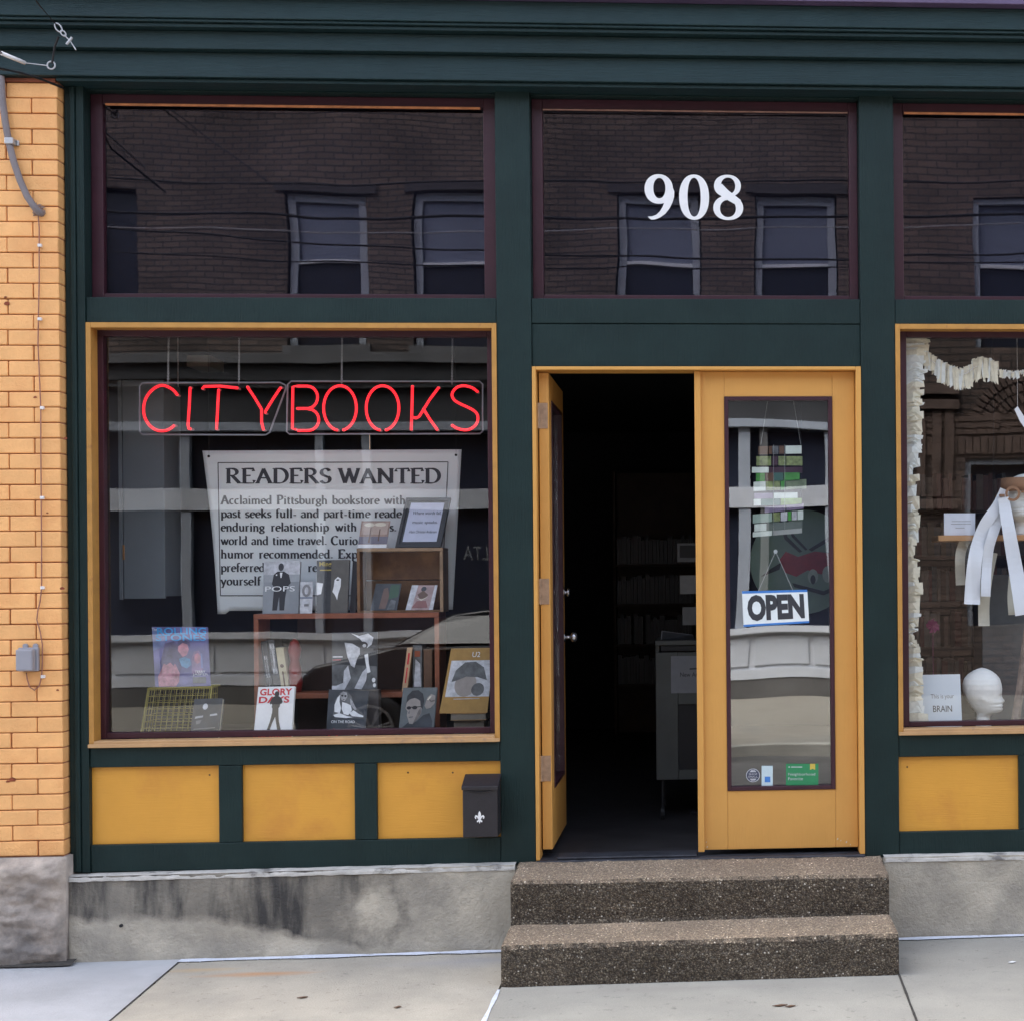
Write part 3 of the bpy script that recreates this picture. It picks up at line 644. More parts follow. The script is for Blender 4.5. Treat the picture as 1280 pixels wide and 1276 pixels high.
# chips where paint has come off
mb = MB()
for (px, py, r) in ((9, 380, .010), (7, 372, .006), (16, 974, .012), (10, 976, .007), (44, 497, .006), (78, 735, .008), (72, 862, .005), (59, 641, .004), (82, 548, .006)):
    c = P(px, py, -.0622); mb.poly([(c.x+r*(1+.5*random.random())*cos(a*pi/4), -.0624, c.z+r*.6*(1+.7*random.random())*sin(a*pi/4)) for a in range(8)])
mb.build('paint_chips', brick_chip, nb, kind='stuff')
rock = mat('rough_sandstone', (.44, .375, .315), .92, .3, 9, .9, 22, c2=(.19, .172, .158), mask_scale=4, mask=(.4, .65), detail=10)
mb = MB()
def rk(u, v):
    x = -4.6+(-2.737+4.6)*u; z = -.05+(.476+.05)*v
    big = noise.fractal(Vector((x*3.6, z*8.5, 2.0)), .8, 2.1, 7)+.6*abs(noise.noise(Vector((x*5+z*6, z*14, 9))))
    e = min(1, (1-u)*60, v*14, (1-v)*14)
    return (x, -.085-.028*big*e-.02*e-.008*abs(noise.noise(Vector((x*22, z*30, 3))))*e, z)
mb.grid(rk, 190, 60)
mb.box(-4.6, -2.739, -.07, .3, -.05, .474)
mb.build('foundation_stone', rock, nb, smooth=True)
# grime line where stone meets the pavement
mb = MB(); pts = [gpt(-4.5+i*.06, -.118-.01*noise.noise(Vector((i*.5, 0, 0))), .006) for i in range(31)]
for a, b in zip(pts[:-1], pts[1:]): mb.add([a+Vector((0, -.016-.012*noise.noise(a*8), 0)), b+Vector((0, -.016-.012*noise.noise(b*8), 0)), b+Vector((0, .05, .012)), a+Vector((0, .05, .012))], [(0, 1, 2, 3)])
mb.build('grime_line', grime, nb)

# ================================================================== THINGS ON THE OUTSIDE WALL
YB = -.066
# grey junction box
c0, c1 = P(19, 838, YB-.05), P(42, 811, YB-.05)
jb = base('junction_box', ((c0.x+c1.x)/2, YB, c0.z), 'small grey plastic junction box on the orange brick wall', 'junction box')
bx('box_body', greyplas, jb, c0.x-.002, c1.x+.004, YB-.018, YB+.004, c0.z-.004, c1.z+.006, .004)
bx('box_cover', greyplas, jb, c0.x+.004, c1.x-.004, YB-.058, YB-.0185, c0.z, c1.z, .006)
for dx in (.024, .066):
    mb = MB(); mb.tube([(c0.x+dx, YB-.008, c1.z+.012), (c0.x+dx, YB+.002, c1.z+.012)], .011, 12); mb.build('mounting_ear', greyplas, jb)
# thin brown wire with clips
pts = [(47, 262), (49, 285), (49, 307), (49, 350), (48, 399), (47.5, 430), (51, 510), (51, 560), (51.5, 622), (52, 680), (52, 735), (50, 752), (47, 764), (46, 774), (50, 788), (53, 805), (53, 828), (52, 845), (49, 857), (43, 862), (37, 858), (34, 848), (33, 840)]
wp = [P(x, y, YB-.004) for x, y in pts]
bw = base('bell_wire', tuple(wp[-1]), 'thin brown wire clipped down the orange brick wall to the grey box', 'wire')
MB().tube(wp, .0028, 6).build('wire', brownwire, bw, smooth=True)
for x, y in ((49, 307), (49, 399), (52, 510), (52, 622), (52.5, 734), (53, 845)):
    q = P(x, y, YB-.004); bx('wire_clip', whiteplas, bw, q.x-.006, q.x+.010, YB-.009, YB+.006, q.z-.007, q.z+.006, .002)
# grey service cable with clamp
pts = [(-6, -30), (-3, 20), (0, 60), (1, 90), (3, 125), (6.5, 152), (11, 178), (17, 202), (25, 226), (34, 246), (42, 258), (49, 266)]
cp = [P(x, y, YB-.016) for x, y in pts]; cp.append(cp[-1]+Vector((.004, .05, -.004)))
sc = base('service_cable', tuple(cp[-2]), 'thick grey cable curving down the orange bricks under a metal strap', 'cable')
MB().tube(cp, .0145, 10).build('cable', greytube, sc, smooth=True)
a, b = P(5, 172, YB-.034), P(15, 180, YB-.034)
mb = MB(); mb.box(a.x, b.x+.004, YB-.034, YB+.005, b.z, a.z); mb.box(b.x+.0045, P(24, 176, YB).x, YB-.004, YB+.006, b.z, a.z-.004)
mb.build('cable_strap', alum, sc, .003)
mb = MB()
for k in range(14):
    an = k*2*pi/14; q = P(48, 263, YB-.002); mb.add([q+Vector((0, -.016, 0)), q+Vector((.035*cos(an)*(.6+.6*random.random()), .002, .035*sin(an)*(.6+.6*random.random()))), q+Vector((.035*cos(an+.45)*(.5+.5*random.random()), .002, .035*sin(an+.45)*.7))], [(0, 1, 2)])
mb.build('old_sealant', mat('grey_sealant', (.22, .15, .12), .9, .3, 40), sc)
# overhead service drop hardware at the cornice corner
q1, q2 = P(2, 67, -.40), P(31, 79, -.30); q3 = P(60, 82.5, -.26)
ov = base('service_drop', tuple(q3), 'white rod and twisted wire anchored to the cornice corner', 'service drop')
MB().tube([q1, q2], .0085, 8).build('white_rod', whiteplas, ov, smooth=True)
MB().tube([q1+(q1-q2)*6+Vector((0, -.9, .15)), q1], .005, 6).build('incoming_wire', greytube, ov)
MB().tube([q2, q3], .0022, 6).build('twisted_wire', alum, ov)
def ring(c, r, rt, n=14, tilt=0.0, sy=1.0): return [c+Vector((r*cos(2*pi*i/n), tilt*r*sin(2*pi*i/n), sy*r*sin(2*pi*i/n))) for i in range(n)]
MB().tube(ring(P(64, 82, -.26), .016, .004), .0035, 6, closed=True).build('eye_ring', alum, ov)
MB().tube([P(66, 83, -.26), P(66, 83, -.10)], .004, 6).build('anchor_hook', blackm, ov)
MB().tube([P(65, 80, -.26), P(68, 60, -.28), P(73, 46, -.30)], .005, 6).build('black_lead', blackm, ov)
def link(c, w, h, an):
    o = []
    for i in range(16):
        a = 2*pi*i/16; x, z = w*cos(a), h*sin(a); o.append(c+Vector((x*cos(an)-z*sin(an), 0, x*sin(an)+z*cos(an))))
    return o
MB().tube(link(P(73, 35, -.30), .011, .021, .6), .003, 6, closed=True).build('chain_link', alum, ov)
MB().tube(link(P(79, 42, -.30), .008, .014, .7), .003, 6, closed=True).build('chain_link', alum, ov)
MB().tube([P(83, 56, -.30), P(88, 50, -.30), P(90, 47, -.30)], .006, 6).build('wire_clamp', alum, ov)
MB().tube([P(80, 44, -.30), P(88, 52, -.30), P(95, 63, -.30)], .0025, 6).build('twisted_wire', alum, ov)
MB().tube([P(30, -20, -.9), P(50, 8, -.5), P(71, 32, -.30)], .003, 6).build('incoming_wire', blackm, ov)
bc = [P(-20, 78, -.9), P(0, 86, -.5), P(25, 91, -.36), P(50, 99, -.24), P(76, 109, -.10), P(82, 112, .02)]
MB().tube(bc, .0055, 6).build('black_cable', blackm, None, smooth=True, label='thin black cable sagging across the top brick into the cornice corner', cat='cable')
# mailbox
m0, m1 = P(576.5, 1046, -.10), P(622, 984, -.10)
mx0, mx1 = -1.052, -.902
zb, zt = m0.z, P(600, 983, -.10).z
ml = base('mailbox', ((mx0+mx1)/2, 0, zb), 'small black metal wall mailbox with white fleur-de-lis beside the gold panel', 'mailbox')
MB().prism([(mx0, -.108, zb), (mx0, -.003, zb), (mx0, -.003, zt+.035), (mx0, -.108, zt-.001)], (mx1-mx0, 0, 0)).build('mailbox_body', mailm, ml, .003)
mb = MB(); mb.prism([(mx0-.004, -.116, zt-.012), (mx0-.004, -.116, zt+.004), (mx0-.004, -.004, zt+.046), (mx0-.004, -.004, zt+.036), (mx0-.004, -.112, zt-.004)], (mx1-mx0+.008, 0, 0))
mb.build('mailbox_lid', mailm, ml, .002)
q = P(600, 988, -.115); mb = MB(); mb.tube([(q.x+.045*t, -.1095-.003*(1-t*t), q.z-.006*(1-t*t)) for t in (-1, -.6, -.2, .2, .6, 1)], .0025, 6); mb.build('finger_pull', mailm, ml)
fl = [(0, 1), (.16, .82), (.2, .62), (.12, .5), (.3, .62), (.52, .66), (.66, .5), (.58, .34), (.42, .36), (.5, .46), (.36, .50), (.2, .34), (.14, .26), (.36, .18), (.34, .06), (.2, .08), (.12, .14), (.0, -.06)]
fl = fl+[(-x, y) for x, y in fl[-2:0:-1]]
q = P(599.5, 1028, -.110); mb = MB(); h_ = .052
def tri_fan(mb, pts, y, d, mi=0): mb.prism([(a, y, b) for a, b in pts], (0, d, 0), mi)
tri_fan(mb, [(q.x+x*h_*.62, q.z+y*h_) for x, y in fl], -.1105, .0023)
mb.build('fleur_de_lis', whitem, ml)

# ================================================================== DISPLAY BAY AND ROOM BEHIND
def st(name, m, *b, bev=0): return MB().box(*b).build(name, m, None, bev, kind='structure')
baym = mat('dark_bay_board', (.08, .07, .068), .7, .3, 4, c2=(.13, .12, .11), mask_scale=3, mask=(.5, .7))
ZF = .925
bayL = st('display_platform', baym, -2.66, -.91, .116, 1.15, .88, ZF)
bayR = st('display_platform', baym, .875, 2.62, .116, 1.15, .88, ZF)
st('platform_front', baym, -2.66, -.91, 1.151, 1.17, .40, ZF); st('platform_front', baym, .875, 2.62, 1.151, 1.17, .40, ZF)
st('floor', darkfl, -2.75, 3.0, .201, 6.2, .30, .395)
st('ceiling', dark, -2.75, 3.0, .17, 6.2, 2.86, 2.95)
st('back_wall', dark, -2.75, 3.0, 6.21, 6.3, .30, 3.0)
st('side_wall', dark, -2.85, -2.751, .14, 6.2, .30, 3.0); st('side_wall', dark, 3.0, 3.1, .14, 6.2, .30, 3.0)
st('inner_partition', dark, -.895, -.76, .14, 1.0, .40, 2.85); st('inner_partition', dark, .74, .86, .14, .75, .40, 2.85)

# --- neon
neon_m = mat('red_neon_tube', (.45, .008, .01), .4, 0, spec=.2, emit=((1.0, .016, .026), .34))
neon_off = mat('tube_end_glass', (.45, .2, .2), .4, .1)
acr = mat('clear_acrylic_edge', (.20, .21, .23), .3, .05)
YN = .21
ns = base('neon_sign', tuple(P(390, 543, YN)), 'glowing red neon CITYBOOKS sign hanging in the shop window', 'neon sign')
def sm(p, k=3):   # smooth a pixel path (Catmull-Rom)
    o = []
    for i in range(len(p)-1):
        p0 = p[max(0, i-1)]; p1 = p[i]; p2 = p[i+1]; p3 = p[min(len(p)-1, i+2)]
        for t in range(k):
            t /= k; o.append(tuple(.5*(2*p1[j]+(p2[j]-p0[j])*t+(2*p0[j]-5*p1[j]+4*p2[j]-p3[j])*t*t+(3*p1[j]-p0[j]-3*p2[j]+p3[j])*t**3) for j in (0, 1)))
    return o+[p[-1]]
def el(cx, cy, rx, ry, a0, a1, n=22): return [(cx+rx*cos(radians(a0+(a1-a0)*i/n)), cy-ry*sin(radians(a0+(a1-a0)*i/n))) for i in range(n+1)]
letters = {
 'C': [sm([(222, 494.5), (216, 487.5), (206, 482.5), (198, 483), (189, 489), (182, 499), (179.5, 511), (181, 522), (187, 532), (196, 538), (206, 538.7), (213, 536), (218, 532)])],
 'I': [[(237.7, 484.5), (236.5, 510), (235, 532), (236, 536), (239, 536.5)]],
 'T': [[(253, 486.5), (255, 483.5), (275, 483), (297.5, 485.5)], [(273.3, 487), (272, 512), (270.6, 537)]],
 'Y': [[(309, 483.5), (318, 497), (327, 512), (327, 528), (329.5, 538)], [(351, 484.5), (342, 498), (331.5, 515), (332, 517)]],
 'B': [[(370, 537), (365.5, 536), (365.7, 510), (366.2, 483.6), (372, 483)]+el(384, 497, 13, 14, 90, -90, 12)+[(371, 511)], [(385, 511)]+el(385, 525, 13.5, 13.5, 90, -90, 12)+[(372, 538.5)]],
 'O': [el(425, 510.5, 20.5, 28, -80, 262, 34)],
 'O2': [el(478.2, 510.5, 20.5, 28, -80, 262, 34)],
 'K': [[(515.5, 482.5), (515, 510), (514, 538)], [(548.5, 484.5), (537, 500), (524, 521), (520.5, 523), (516, 522)], [(529, 511), (537, 524), (547, 538)]],
 'S': [sm([(597.5, 490.5), (590, 485), (579, 482.5), (570, 485.5), (565, 493), (567.5, 500), (575, 505), (587, 510.5), (595, 516), (597.5, 523), (595, 531), (588, 536.5), (580, 537.8), (571, 535.5), (564.5, 531.5)])]}
for ch, strokes in letters.items():
    mb = MB()
    for p in strokes: mb.tube([P(x, y, YN-.03) for x, y in p], .0062, 8)
    o = mb.build('neon_letter', neon_m, ns, smooth=True); o['label'] = 'red neon tube letter '+ch[0]
    mb = MB()
    for p in strokes:
        for e in (p[0], p[-1]): q = P(e[0], e[1], YN-.03); mb.tube([q, q+Vector((0, .03, 0))], .005, 6)
    mb.build('tube_support', neon_off, ns)
for loop in ([(178, 479), (350, 478.5), (357, 482), (357, 487), (337, 541), (332, 544), (178, 543.5), (174.5, 540), (174.5, 483)], [(364, 477), (599, 477), (603.5, 481), (603.5, 539), (600, 542.5), (362, 543), (358.5, 540), (359.5, 481)]):
    pts = [P(x, y, YN) for x, y in loop]
    MB().tube(pts, .0042, 6, closed=True).build('backing_outline', acr, ns)
for x in (210, 298.5, 427, 565):
    mb = MB(); a, b = P(x, 481, YN), P(x+1, 400, YN); b.z = 2.859; n = 46
    for i in range(n):
        t = (i+.5)/n; q = a.lerp(b, t); l = (b.z-a.z)/n*.62
        if i % 2: mb.tube([q+Vector((.003, 0, -l)), q+Vector((.003, 0, l))], .0011, 4); mb.tube([q+Vector((-.003, 0, -l)), q+Vector((-.003, 0, l))], .0011, 4)
        else: mb.tube([q+Vector((0, 0, -l)), q+Vector((0, 0, l))], .0016, 4)
    mb.build('hanging_chain', alum, ns)
# --- banner
paper = mat('grey_white_vinyl', (.80, .85, .85), .6, .04, 2)
ink = mat('black_ink', (.04, .043, .05), .6, .1)
YBN = .66
def bpx(u, v):   # u 0..1 left to right, v 0..1 top to bottom, in photo pixels
    lx = 253+19*v**1.0+ (2.5*sin(pi*v)); rx = 577-11*v; return (lx+(rx-lx)*u, 563.5-1.5*u+v*(199.5+(4 if u < .05 else 0)))
def bpt(px, py, off=0):
    return P(px, py, YBN+.006*sin(px*.021)*((py-563)/200)-off)
mb = MB(); mb.grid(lambda u, v: bpt(*bpx(u, v)), 60, 30)
bp0 = P(415, 763, YBN)
ban = base('readers_wanted_banner', tuple(bp0), 'large pale grey banner headed READERS WANTED hanging inside the window', 'banner')
b_ = mb.build('banner_sheet', paper, ban, smooth=True); sm_ = b_.modifiers.new('thickness', 'SOLIDIFY'); sm_.thickness = .0012; sm_.offset = 1
mb = MB()
def seg_px(mb, a, b, w):
    n = max(2, int(max(abs(b[0]-a[0]), abs(b[1]-a[1]))/10))
    hx, hy = (0, w/2) if abs(b[0]-a[0]) > abs(b[1]-a[1]) else (w/2, 0)
    for i in range(n):
        p = [a[0]+(b[0]-a[0])*i/n, a[1]+(b[1]-a[1])*i/n]; q = [a[0]+(b[0]-a[0])*(i+1)/n, a[1]+(b[1]-a[1])*(i+1)/n]
        mb.add([bpt(p[0]-hx, p[1]+hy, .002), bpt(q[0]-hx, q[1]+hy, .002), bpt(q[0]+hx, q[1]-hy, .002), bpt(p[0]+hx, p[1]-hy, .002)], [(0, 1, 2, 3)])
seg_px(mb, (272.5, 578.5), (560, 577.5), 1.1); seg_px(mb, (272.5, 578.5), (275.5, 744), 1.1); seg_px(mb, (275.5, 744), (552, 744), 1.1); seg_px(mb, (560, 577.5), (552, 744), 1.1)
mb.build('printed_border', ink, ban)
def line(text, x0, x1, base_y, cap, thick=.17, thin=.06, word=1.0):
    pl, w = serif_text(text, thick, thin, .03, word); k = (x1-x0)/w; mb = MB()
    for q in pl: mb.add([bpt(x0+a*k, base_y-b*cap, .002) for a, b in q], [tuple(range(len(q)))])
    return mb
line('READERS WANTED', 282, 551, 604, 18, .19, .055, .9).build('printed_heading', ink, ban)
body = MB()
for t, x0, x1, y, w_ in (('Acclaimed Pittsburgh bookstore with', 276, 507, 630.0, 1.4), ('past seeks full- and part-time reade', 276, 502, 646.8, 1.2), ('enduring relationship with', 276, 446, 663.6, 1.9), ('s.', 487, 496, 663.6, 1),
                         ('world and time travel. Curio', 276, 447, 680.4, 1.2), ('humor recommended. Exp', 276, 447, 697.2, 1.4), ('preferred', 276, 331, 714.0, 1), ('re', 385, 397, 714.0, 1), ('yourself', 276, 326, 730.8, 1)):
    m_ = line(t, x0, x1, y, 10.6, .22, .085, w_*.85); body.add(m_.v, m_.f)
body.build('printed_text', ink, ban)
for x, y in ((261, 570.5), (570, 569)):
    q = bpt(x, y, .003); mb = MB(); mb.tube([q, q-Vector((0, .002, 0))], .0062, 12); mb.build('grommet', blackm, ban)
    MB().tube([q+Vector((0, .004, 0)), Vector((q.x, q.y+.004, 2.859))], .0012, 5).build('hanging_cord', blackm, ban)

# --- book / flat art helpers
C_ = {}
def K(name, c, **k):
    if name not in C_: C_[name] = mat(name, c, k.get('rough', .35), k.get('var', .12), k.get('scale', 30))
    return C_[name]
Kwhite = K('print_white', (.78, .79, .80)); Kblack = K('print_black', (.02, .02, .024)); Kgrey = K('print_grey', (.22, .22, .23)); Kpale = K('print_pale_grey', (.52, .53, .56), var=.3, scale=40)
Kpage = K('page_block', (.66, .62, .52), rough=.9, scale=200); Kred = K('print_red', (.60, .025, .04)); Kdark = K('print_charcoal', (.035, .037, .042), var=.3); Kslate = K('print_slate', (.045, .052, .062), var=.4, scale=14)
Kblue = K('print_sky_blue', (.07, .38, .75)); Kviolet = K('print_violet', (.16, .13, .30), var=.4, scale=12); Kpink = K('print_pink', (.50, .17, .24), var=.25, scale=14); Kochre = K('print_ochre', (.36, .21, .06))
Kyel = K('print_yellow', (.42, .33, .07)); Kbrown = K('print_brown', (.12, .065, .04)); Ksepia = K('print_sepia', (.30, .21, .17), var=.3, scale=40); Kgreen = K('print_green', (.05, .20, .08), var=.3); Kcream = K('print_cream', (.50, .44, .28))
Kskin = K('print_warm_grey', (.30, .27, .25)); Kmid = K('print_mid_grey', (.11, .115, .12), var=.5, scale=22)
def quad_map(BLp, BRp, TRp, TLp):
    n = (BRp-BLp).cross(TLp-BLp).normalized()
    if n.y > 0: n = -n
    def M(u, v, off=0): return (BLp*(1-u)+BRp*u)*(1-v)+(TLp*(1-u)+TRp*u)*v+n*off
    return M, n
def paint(mb, M, art, mats, off0=.0006):
    """flat print: each entry (material, polygon) or (material, 'text', string, u0, v0, u1, v1, bold)"""
    k = 0
    for e in art:
        if e[0] not in mats: mats.append(e[0])
        mi = mats.index(e[0]); k += 1; off = off0+k*.00025
        if e[1] == 'text':
            v, f, _ = sans(e[2], e[7] if len(e) > 7 else 0.0); u0, v0, u1, v1 = e[3:7]
            if abs(u1-u0) < .14 and v1 < v0:      # vertical spine text, reading down
                mb.add([M(u0+(u1-u0)*y, v0+(v1-v0)*x, off) for x, y in v], f, mi)
            else: mb.add([M(u0+(u1-u0)*x, v0+(v1-v0)*y, off) for x, y in v], f, mi)
        elif e[1] == 'serif':
            pl, w = serif_text(e[2], .19, .07); u0, v0, u1, v1 = e[3:7]
            for q in pl: mb.poly([M(u0+(u1-u0)*x/w, v0+(v1-v0)*y, off) for x, y in q], mi)
        else: mb.poly([M(u, v, off) for u, v in e[1]], mi)
def corners(px, yb, lean, zrest=None):
    """px: four pixel points BL, BR, TR, TL"""
    bl_, br_ = P(*px[0], yb), P(*px[1], yb)
    if zrest is not None: bl_.z = zrest; br_.z = zrest
    tr_, tl_ = P(*px[2], yb+lean), P(*px[3], yb+lean); return bl_, br_, tr_, tl_
def book(label, px, yb, lean, th, cover, art=(), zrest=None, spine=None, cat='book', group=None, name='book', pages=True, edge='right'):
    c = corners(px, yb, lean, zrest); M, n = quad_map(*c)
    o = base(name, tuple((c[0]+c[1])/2), label, cat, group)
    w = (c[1]-c[0]).length; h = (c[3]-c[0]).length; iu, iv = .003/w, .003/h
    mats = [cover]; mb = MB()
    if pages and th > .008:
        for d0, d1 in ((0, .0018), (th-.0018, th)):
            mb.prism([M(u, v, -d0) for u, v in ((0, 0), (1, 0), (1, 1), (0, 1))], -n*(d1-d0))
        sp = (0, iu*.8) if edge == 'right' else (1-iu*.8, 1)
        mb.prism([M(u, v, -.0019) for u, v in ((sp[0], 0), (sp[1], 0), (sp[1], 1), (sp[0], 1))], -n*(th-.0038))
        MB().prism([M(u, v, -.0022) for u, v in ((iu, iv), (1-iu, iv), (1-iu, 1-iv), (iu, 1-iv))], -n*(th-.0044)).build('pages', Kpage, o)
    else: mb.prism([M(u, v, 0) for u, v in ((0, 0), (1, 0), (1, 1), (0, 1))], -n*th)
    paint(mb, M, art, mats); mb.build('cover', mats, o); return o, M, n

# ================================================================== LEFT WINDOW DISPLAY
# yellow wire basket lying behind the front row
yw = mat('yellow_wire', (.34, .29, .07), .5, .1)
bk = base('wire_basket', tuple(P(222, 915, .36)), 'yellow wire grid basket on the window platform under the blue and pink book', 'basket')
def wirebox(o):
    mb = MB(); yf, yk = .30, .47
    def fp(u, v, k): # front leaning panel
        tl, tr, br, bl = P(187, 862, yf+.04), P(262, 860, yf+.04), P(254, 918, yf), P(177, 918, yf)
        bl.z = br.z = ZF+.004; q = (bl*(1-u)+br*u)*(1-v)+(tl*(1-u)+tr*u)*v; return q+Vector((0, k, .0))
    for i in range(12): mb.tube([fp(i/11, 0, 0), fp(i/11, 1, 0)], .0016, 5)
    for j in range(9): mb.tube([fp(0, j/8, 0), fp(1, j/8, 0)], .0016, 5)
    mb.build('wire_front', yw, o)
    mb = MB()
    for i in range(12): mb.tube([fp(i/11, 0, .16), fp(i/11, 1, .12)], .0016, 5)
    for j in range(9): mb.tube([fp(0, j/8, .16-.04*j/8), fp(1, j/8, .16-.04*j/8)], .0016, 5)
    mb.build('wire_back', yw, o)
    for u in (0, 1):
        mb = MB()
        for j in range(9): mb.tube([fp(u, j/8, 0), fp(u, j/8, .16-.04*j/8)], .0016, 5)
        for k in (.04, .08, .12): mb.tube([fp(u, 0, k), fp(u, 1, k*.8)], .0016, 5)
        mb.build('wire_side', yw, o)
    mb = MB()
    for k in (.004, .12): mb.tube([fp(-.03, 1.03, k), fp(1.03, 1.03, k)], .0042, 6)
    for u in (-.03, 1.03): mb.tube([fp(u, 1.03, .004), fp(u, 1.03, .12)], .0042, 6); mb.tube([fp(u, 1.03, .004), fp(u, 0, 0)], .0042, 6)
    mb.build('rim_wire', yw, o)
    return fp
fp = wirebox(bk); ztopb = fp(.5, 1.03, .04).z+.0045
Kmauve = K('print_mauve', (.22, .15, .27), var=.45, scale=26); Kdusk = K('print_dusk_violet', (.10, .085, .18), var=.5, scale=22); Krose = K('print_rose', (.48, .20, .26), var=.45, scale=30); Kfaint = K('print_faint_blue', (.20, .25, .46), var=.3, scale=18)
book('blue and pink rock music book standing on the yellow wire basket', [(194, 857), (262.5, 856), (259, 783), (190, 783)], .37, .05, .014, K('cover_violet_blue', (.16, .15, .34), var=.35, scale=9), [
    (Kfaint, [(0, .60), (.18, .66), (.24, .78), (.2, .95), (0, .97)]), (Kdusk, [(.12, .40), (.22, .72), (.38, .76), (.50, .66), (.54, .44), (.46, .2), (.3, .16), (.16, .24)]), (Krose, [(.07, .0), (.06, .16), (.14, .30), (.20, .42), (.30, .45), (.40, .36), (.46, .22), (.44, .08), (.38, .0)]), (Kdusk, [(.16, .40), (.2, .47), (.33, .49), (.4, .42), (.36, .34), (.3, .40), (.22, .36)]),
    (Krose, [(.45, .60), (.46, .70), (.54, .74), (.62, .72), (.65, .62), (.61, .53), (.53, .49)]), (Kdusk, [(.43, .66), (.46, .76), (.56, .79), (.67, .74), (.68, .64), (.63, .70), (.54, .73), (.47, .68)]), (K('print_scarf_blue', (.09, .25, .42), var=.4, scale=40), [(.46, .46), (.56, .49), (.66, .46), (.68, .36), (.60, .30), (.50, .34)]),
    (Kmauve, [(.68, .20), (.70, .48), (.74, .58), (.83, .60), (.88, .50), (.90, .30), (.84, .2)]), (Krose, [(.74, .42), (.75, .53), (.81, .56), (.86, .50), (.84, .40), (.79, .37)]), (Kfaint, [(.86, .3), (.89, .3), (.89, .55), (.86, .55)]),
    (Kblue, 'text', 'ROLLING', .09, .87, .98, .985, .02), (Kblue, 'text', 'STONES', .06, .76, .97, .87, .02), (Kwhite, 'text', 'TERRY', .74, .22, .93, .26, .01), (Kwhite, 'text', 'JASPER', .70, .17, .98, .215, .01),
    (Kmid, [(.7, .05), (.94, .05), (.94, .15), (.7, .15)]), (Kwhite, 'text', 'The', .0, .93, .09, .98)], zrest=ztopb)
book('dark slate book with thick pale page edges in front of the wire basket', [(236, 917), (272, 917), (278.5, 872), (243, 873)], .22, .045, .03, Kslate, [
    (Kpale, ell(.42, .82, .09, .07)), (Kpale, [(.1, .55), (.38, .58), (.38, .62), (.12, .6)]), (Kpale, [(.62, .6), (.88, .62), (.86, .66), (.62, .64)]), (Kgrey, [(.15, .5), (.35, .52), (.3, .44), (.18, .42)]), (Kgrey, [(.1, .3), (.85, .33), (.85, .35), (.1, .32)])], zrest=ZF)
# its fore edge shows pale
q0, q1 = P(273, 917, .225), P(280, 917, .225); q0.z = q1.z = ZF
book('white book titled GLORY DAYS with a dark standing figure', [(316, 917), (364, 916), (368.5, 857), (323, 858)], .24, .05, .022, K('cover_white', (.80, .80, .80), var=.04), [
    (Kred, 'text', 'GLORY', .06, .84, .94, .965, .03), (Kred, 'text', 'DAYS', .05, .70, .88, .82, .03), (Kred, [(0, .03), (1, .03), (1, .105), (0, .105)]), (Kblack, 'text', 'DAVE MARSH', .04, .035, .94, .095, .01),
    (Kblack, ell(.53, .86, .065, .055)), (Kblack, [(.47, .82), (.59, .82), (.66, .79), (.70, .72), (.60, .60), (.61, .50), (.64, .36), (.70, .22), (.72, .13), (.64, .12), (.57, .33), (.53, .45), (.46, .33), (.38, .13), (.30, .12), (.40, .36), (.44, .52), (.44, .60), (.35, .70), (.40, .79)]),
    (K('cover_white', (.80, .80, .80)), ell(.66, .655, .025, .03)), (K('cover_white', (.80, .80, .80)), ell(.40, .655, .025, .03))], zrest=ZF)
# lower bookcase
bkm = mat('red_brown_stained_wood', (.235, .075, .038), .45, .25, 9, .1, 40)
YS0, YS1 = .42, .62
sx0, sx1 = P(317, 800, YS0).x, P(549, 800, YS0).x; szt = P(430, 766, YS0).z; szb = P(430, 872, YS0).z
bc_ = base('low_bookcase', ((sx0+sx1)/2, .52, ZF), 'reddish brown wooden open bookcase in the middle of the left window', 'bookcase')
bx('top_board', bkm, bc_, sx0, sx1, YS0, YS1, szt-.024, szt, .002); bx('side_board', bkm, bc_, sx0, sx0+.022, YS0+.001, YS1, ZF, szt-.0245, .002); bx('side_board', bkm, bc_, sx1-.022, sx1, YS0+.001, YS1, ZF, szt-.0245, .002)
bx('shelf_board', bkm, bc_, sx0+.0225, sx1-.0225, YS0+.001, YS1, szb-.0, szb+.024, .002)
bx('back_board', mat('dark_brown_backing', (.035, .018, .014), .8, .3, 6), bc_, P(372, 800, .61).x, sx1-.0225, YS1-.012, YS1-.002, ZF, szt-.0245, 0)
SZ = szb+.0245
def spine_book(label, xa, xb, ytop, y, lean_px, cover, art=(), depth=.12, group=None, zr=None):
    zr = SZ if zr is None else zr
    bl_, br_ = P(xa, 850, y), P(xb, 850, y); bl_.z = br_.z = zr; tl_, tr_ = P(xa+lean_px, ytop, y), P(xb+lean_px, ytop, y)
    M, n = quad_map(bl_, br_, tr_, tl_); o = base('book', tuple((bl_+br_)/2), label, 'book', group); mats = [cover]; mb = MB()
    mb.prism([M(0, 0), M(1, 0), M(1, 1), M(0, 1)], (0, depth, 0)); paint(mb, M, art, mats); mb.build('cover', mats, o); return o
spine_book('dark book with white spine lettering leaning leftmost in the low bookcase', 334, 342, 801, .46, -9, Kdark, [(Kpale, 'text', 'Jazz Talker', .25, .94, .8, .08)])
spine_book('dark book with bold white spine capitals beside the pale paperback', 343, 352, 799, .46, -9, Kdark, [(Kwhite, 'text', 'COMRO', .2, .94, .85, .35, .01)])
spine_book('cream paperback with brown spine print in the low bookcase', 352.5, 362, 809, .46, -8, Kcream, [(Kbrown, ell(.5, .6, .25, .04)), (Kbrown, [(.4, .15), (.6, .15), (.6, .48), (.4, .48)])])
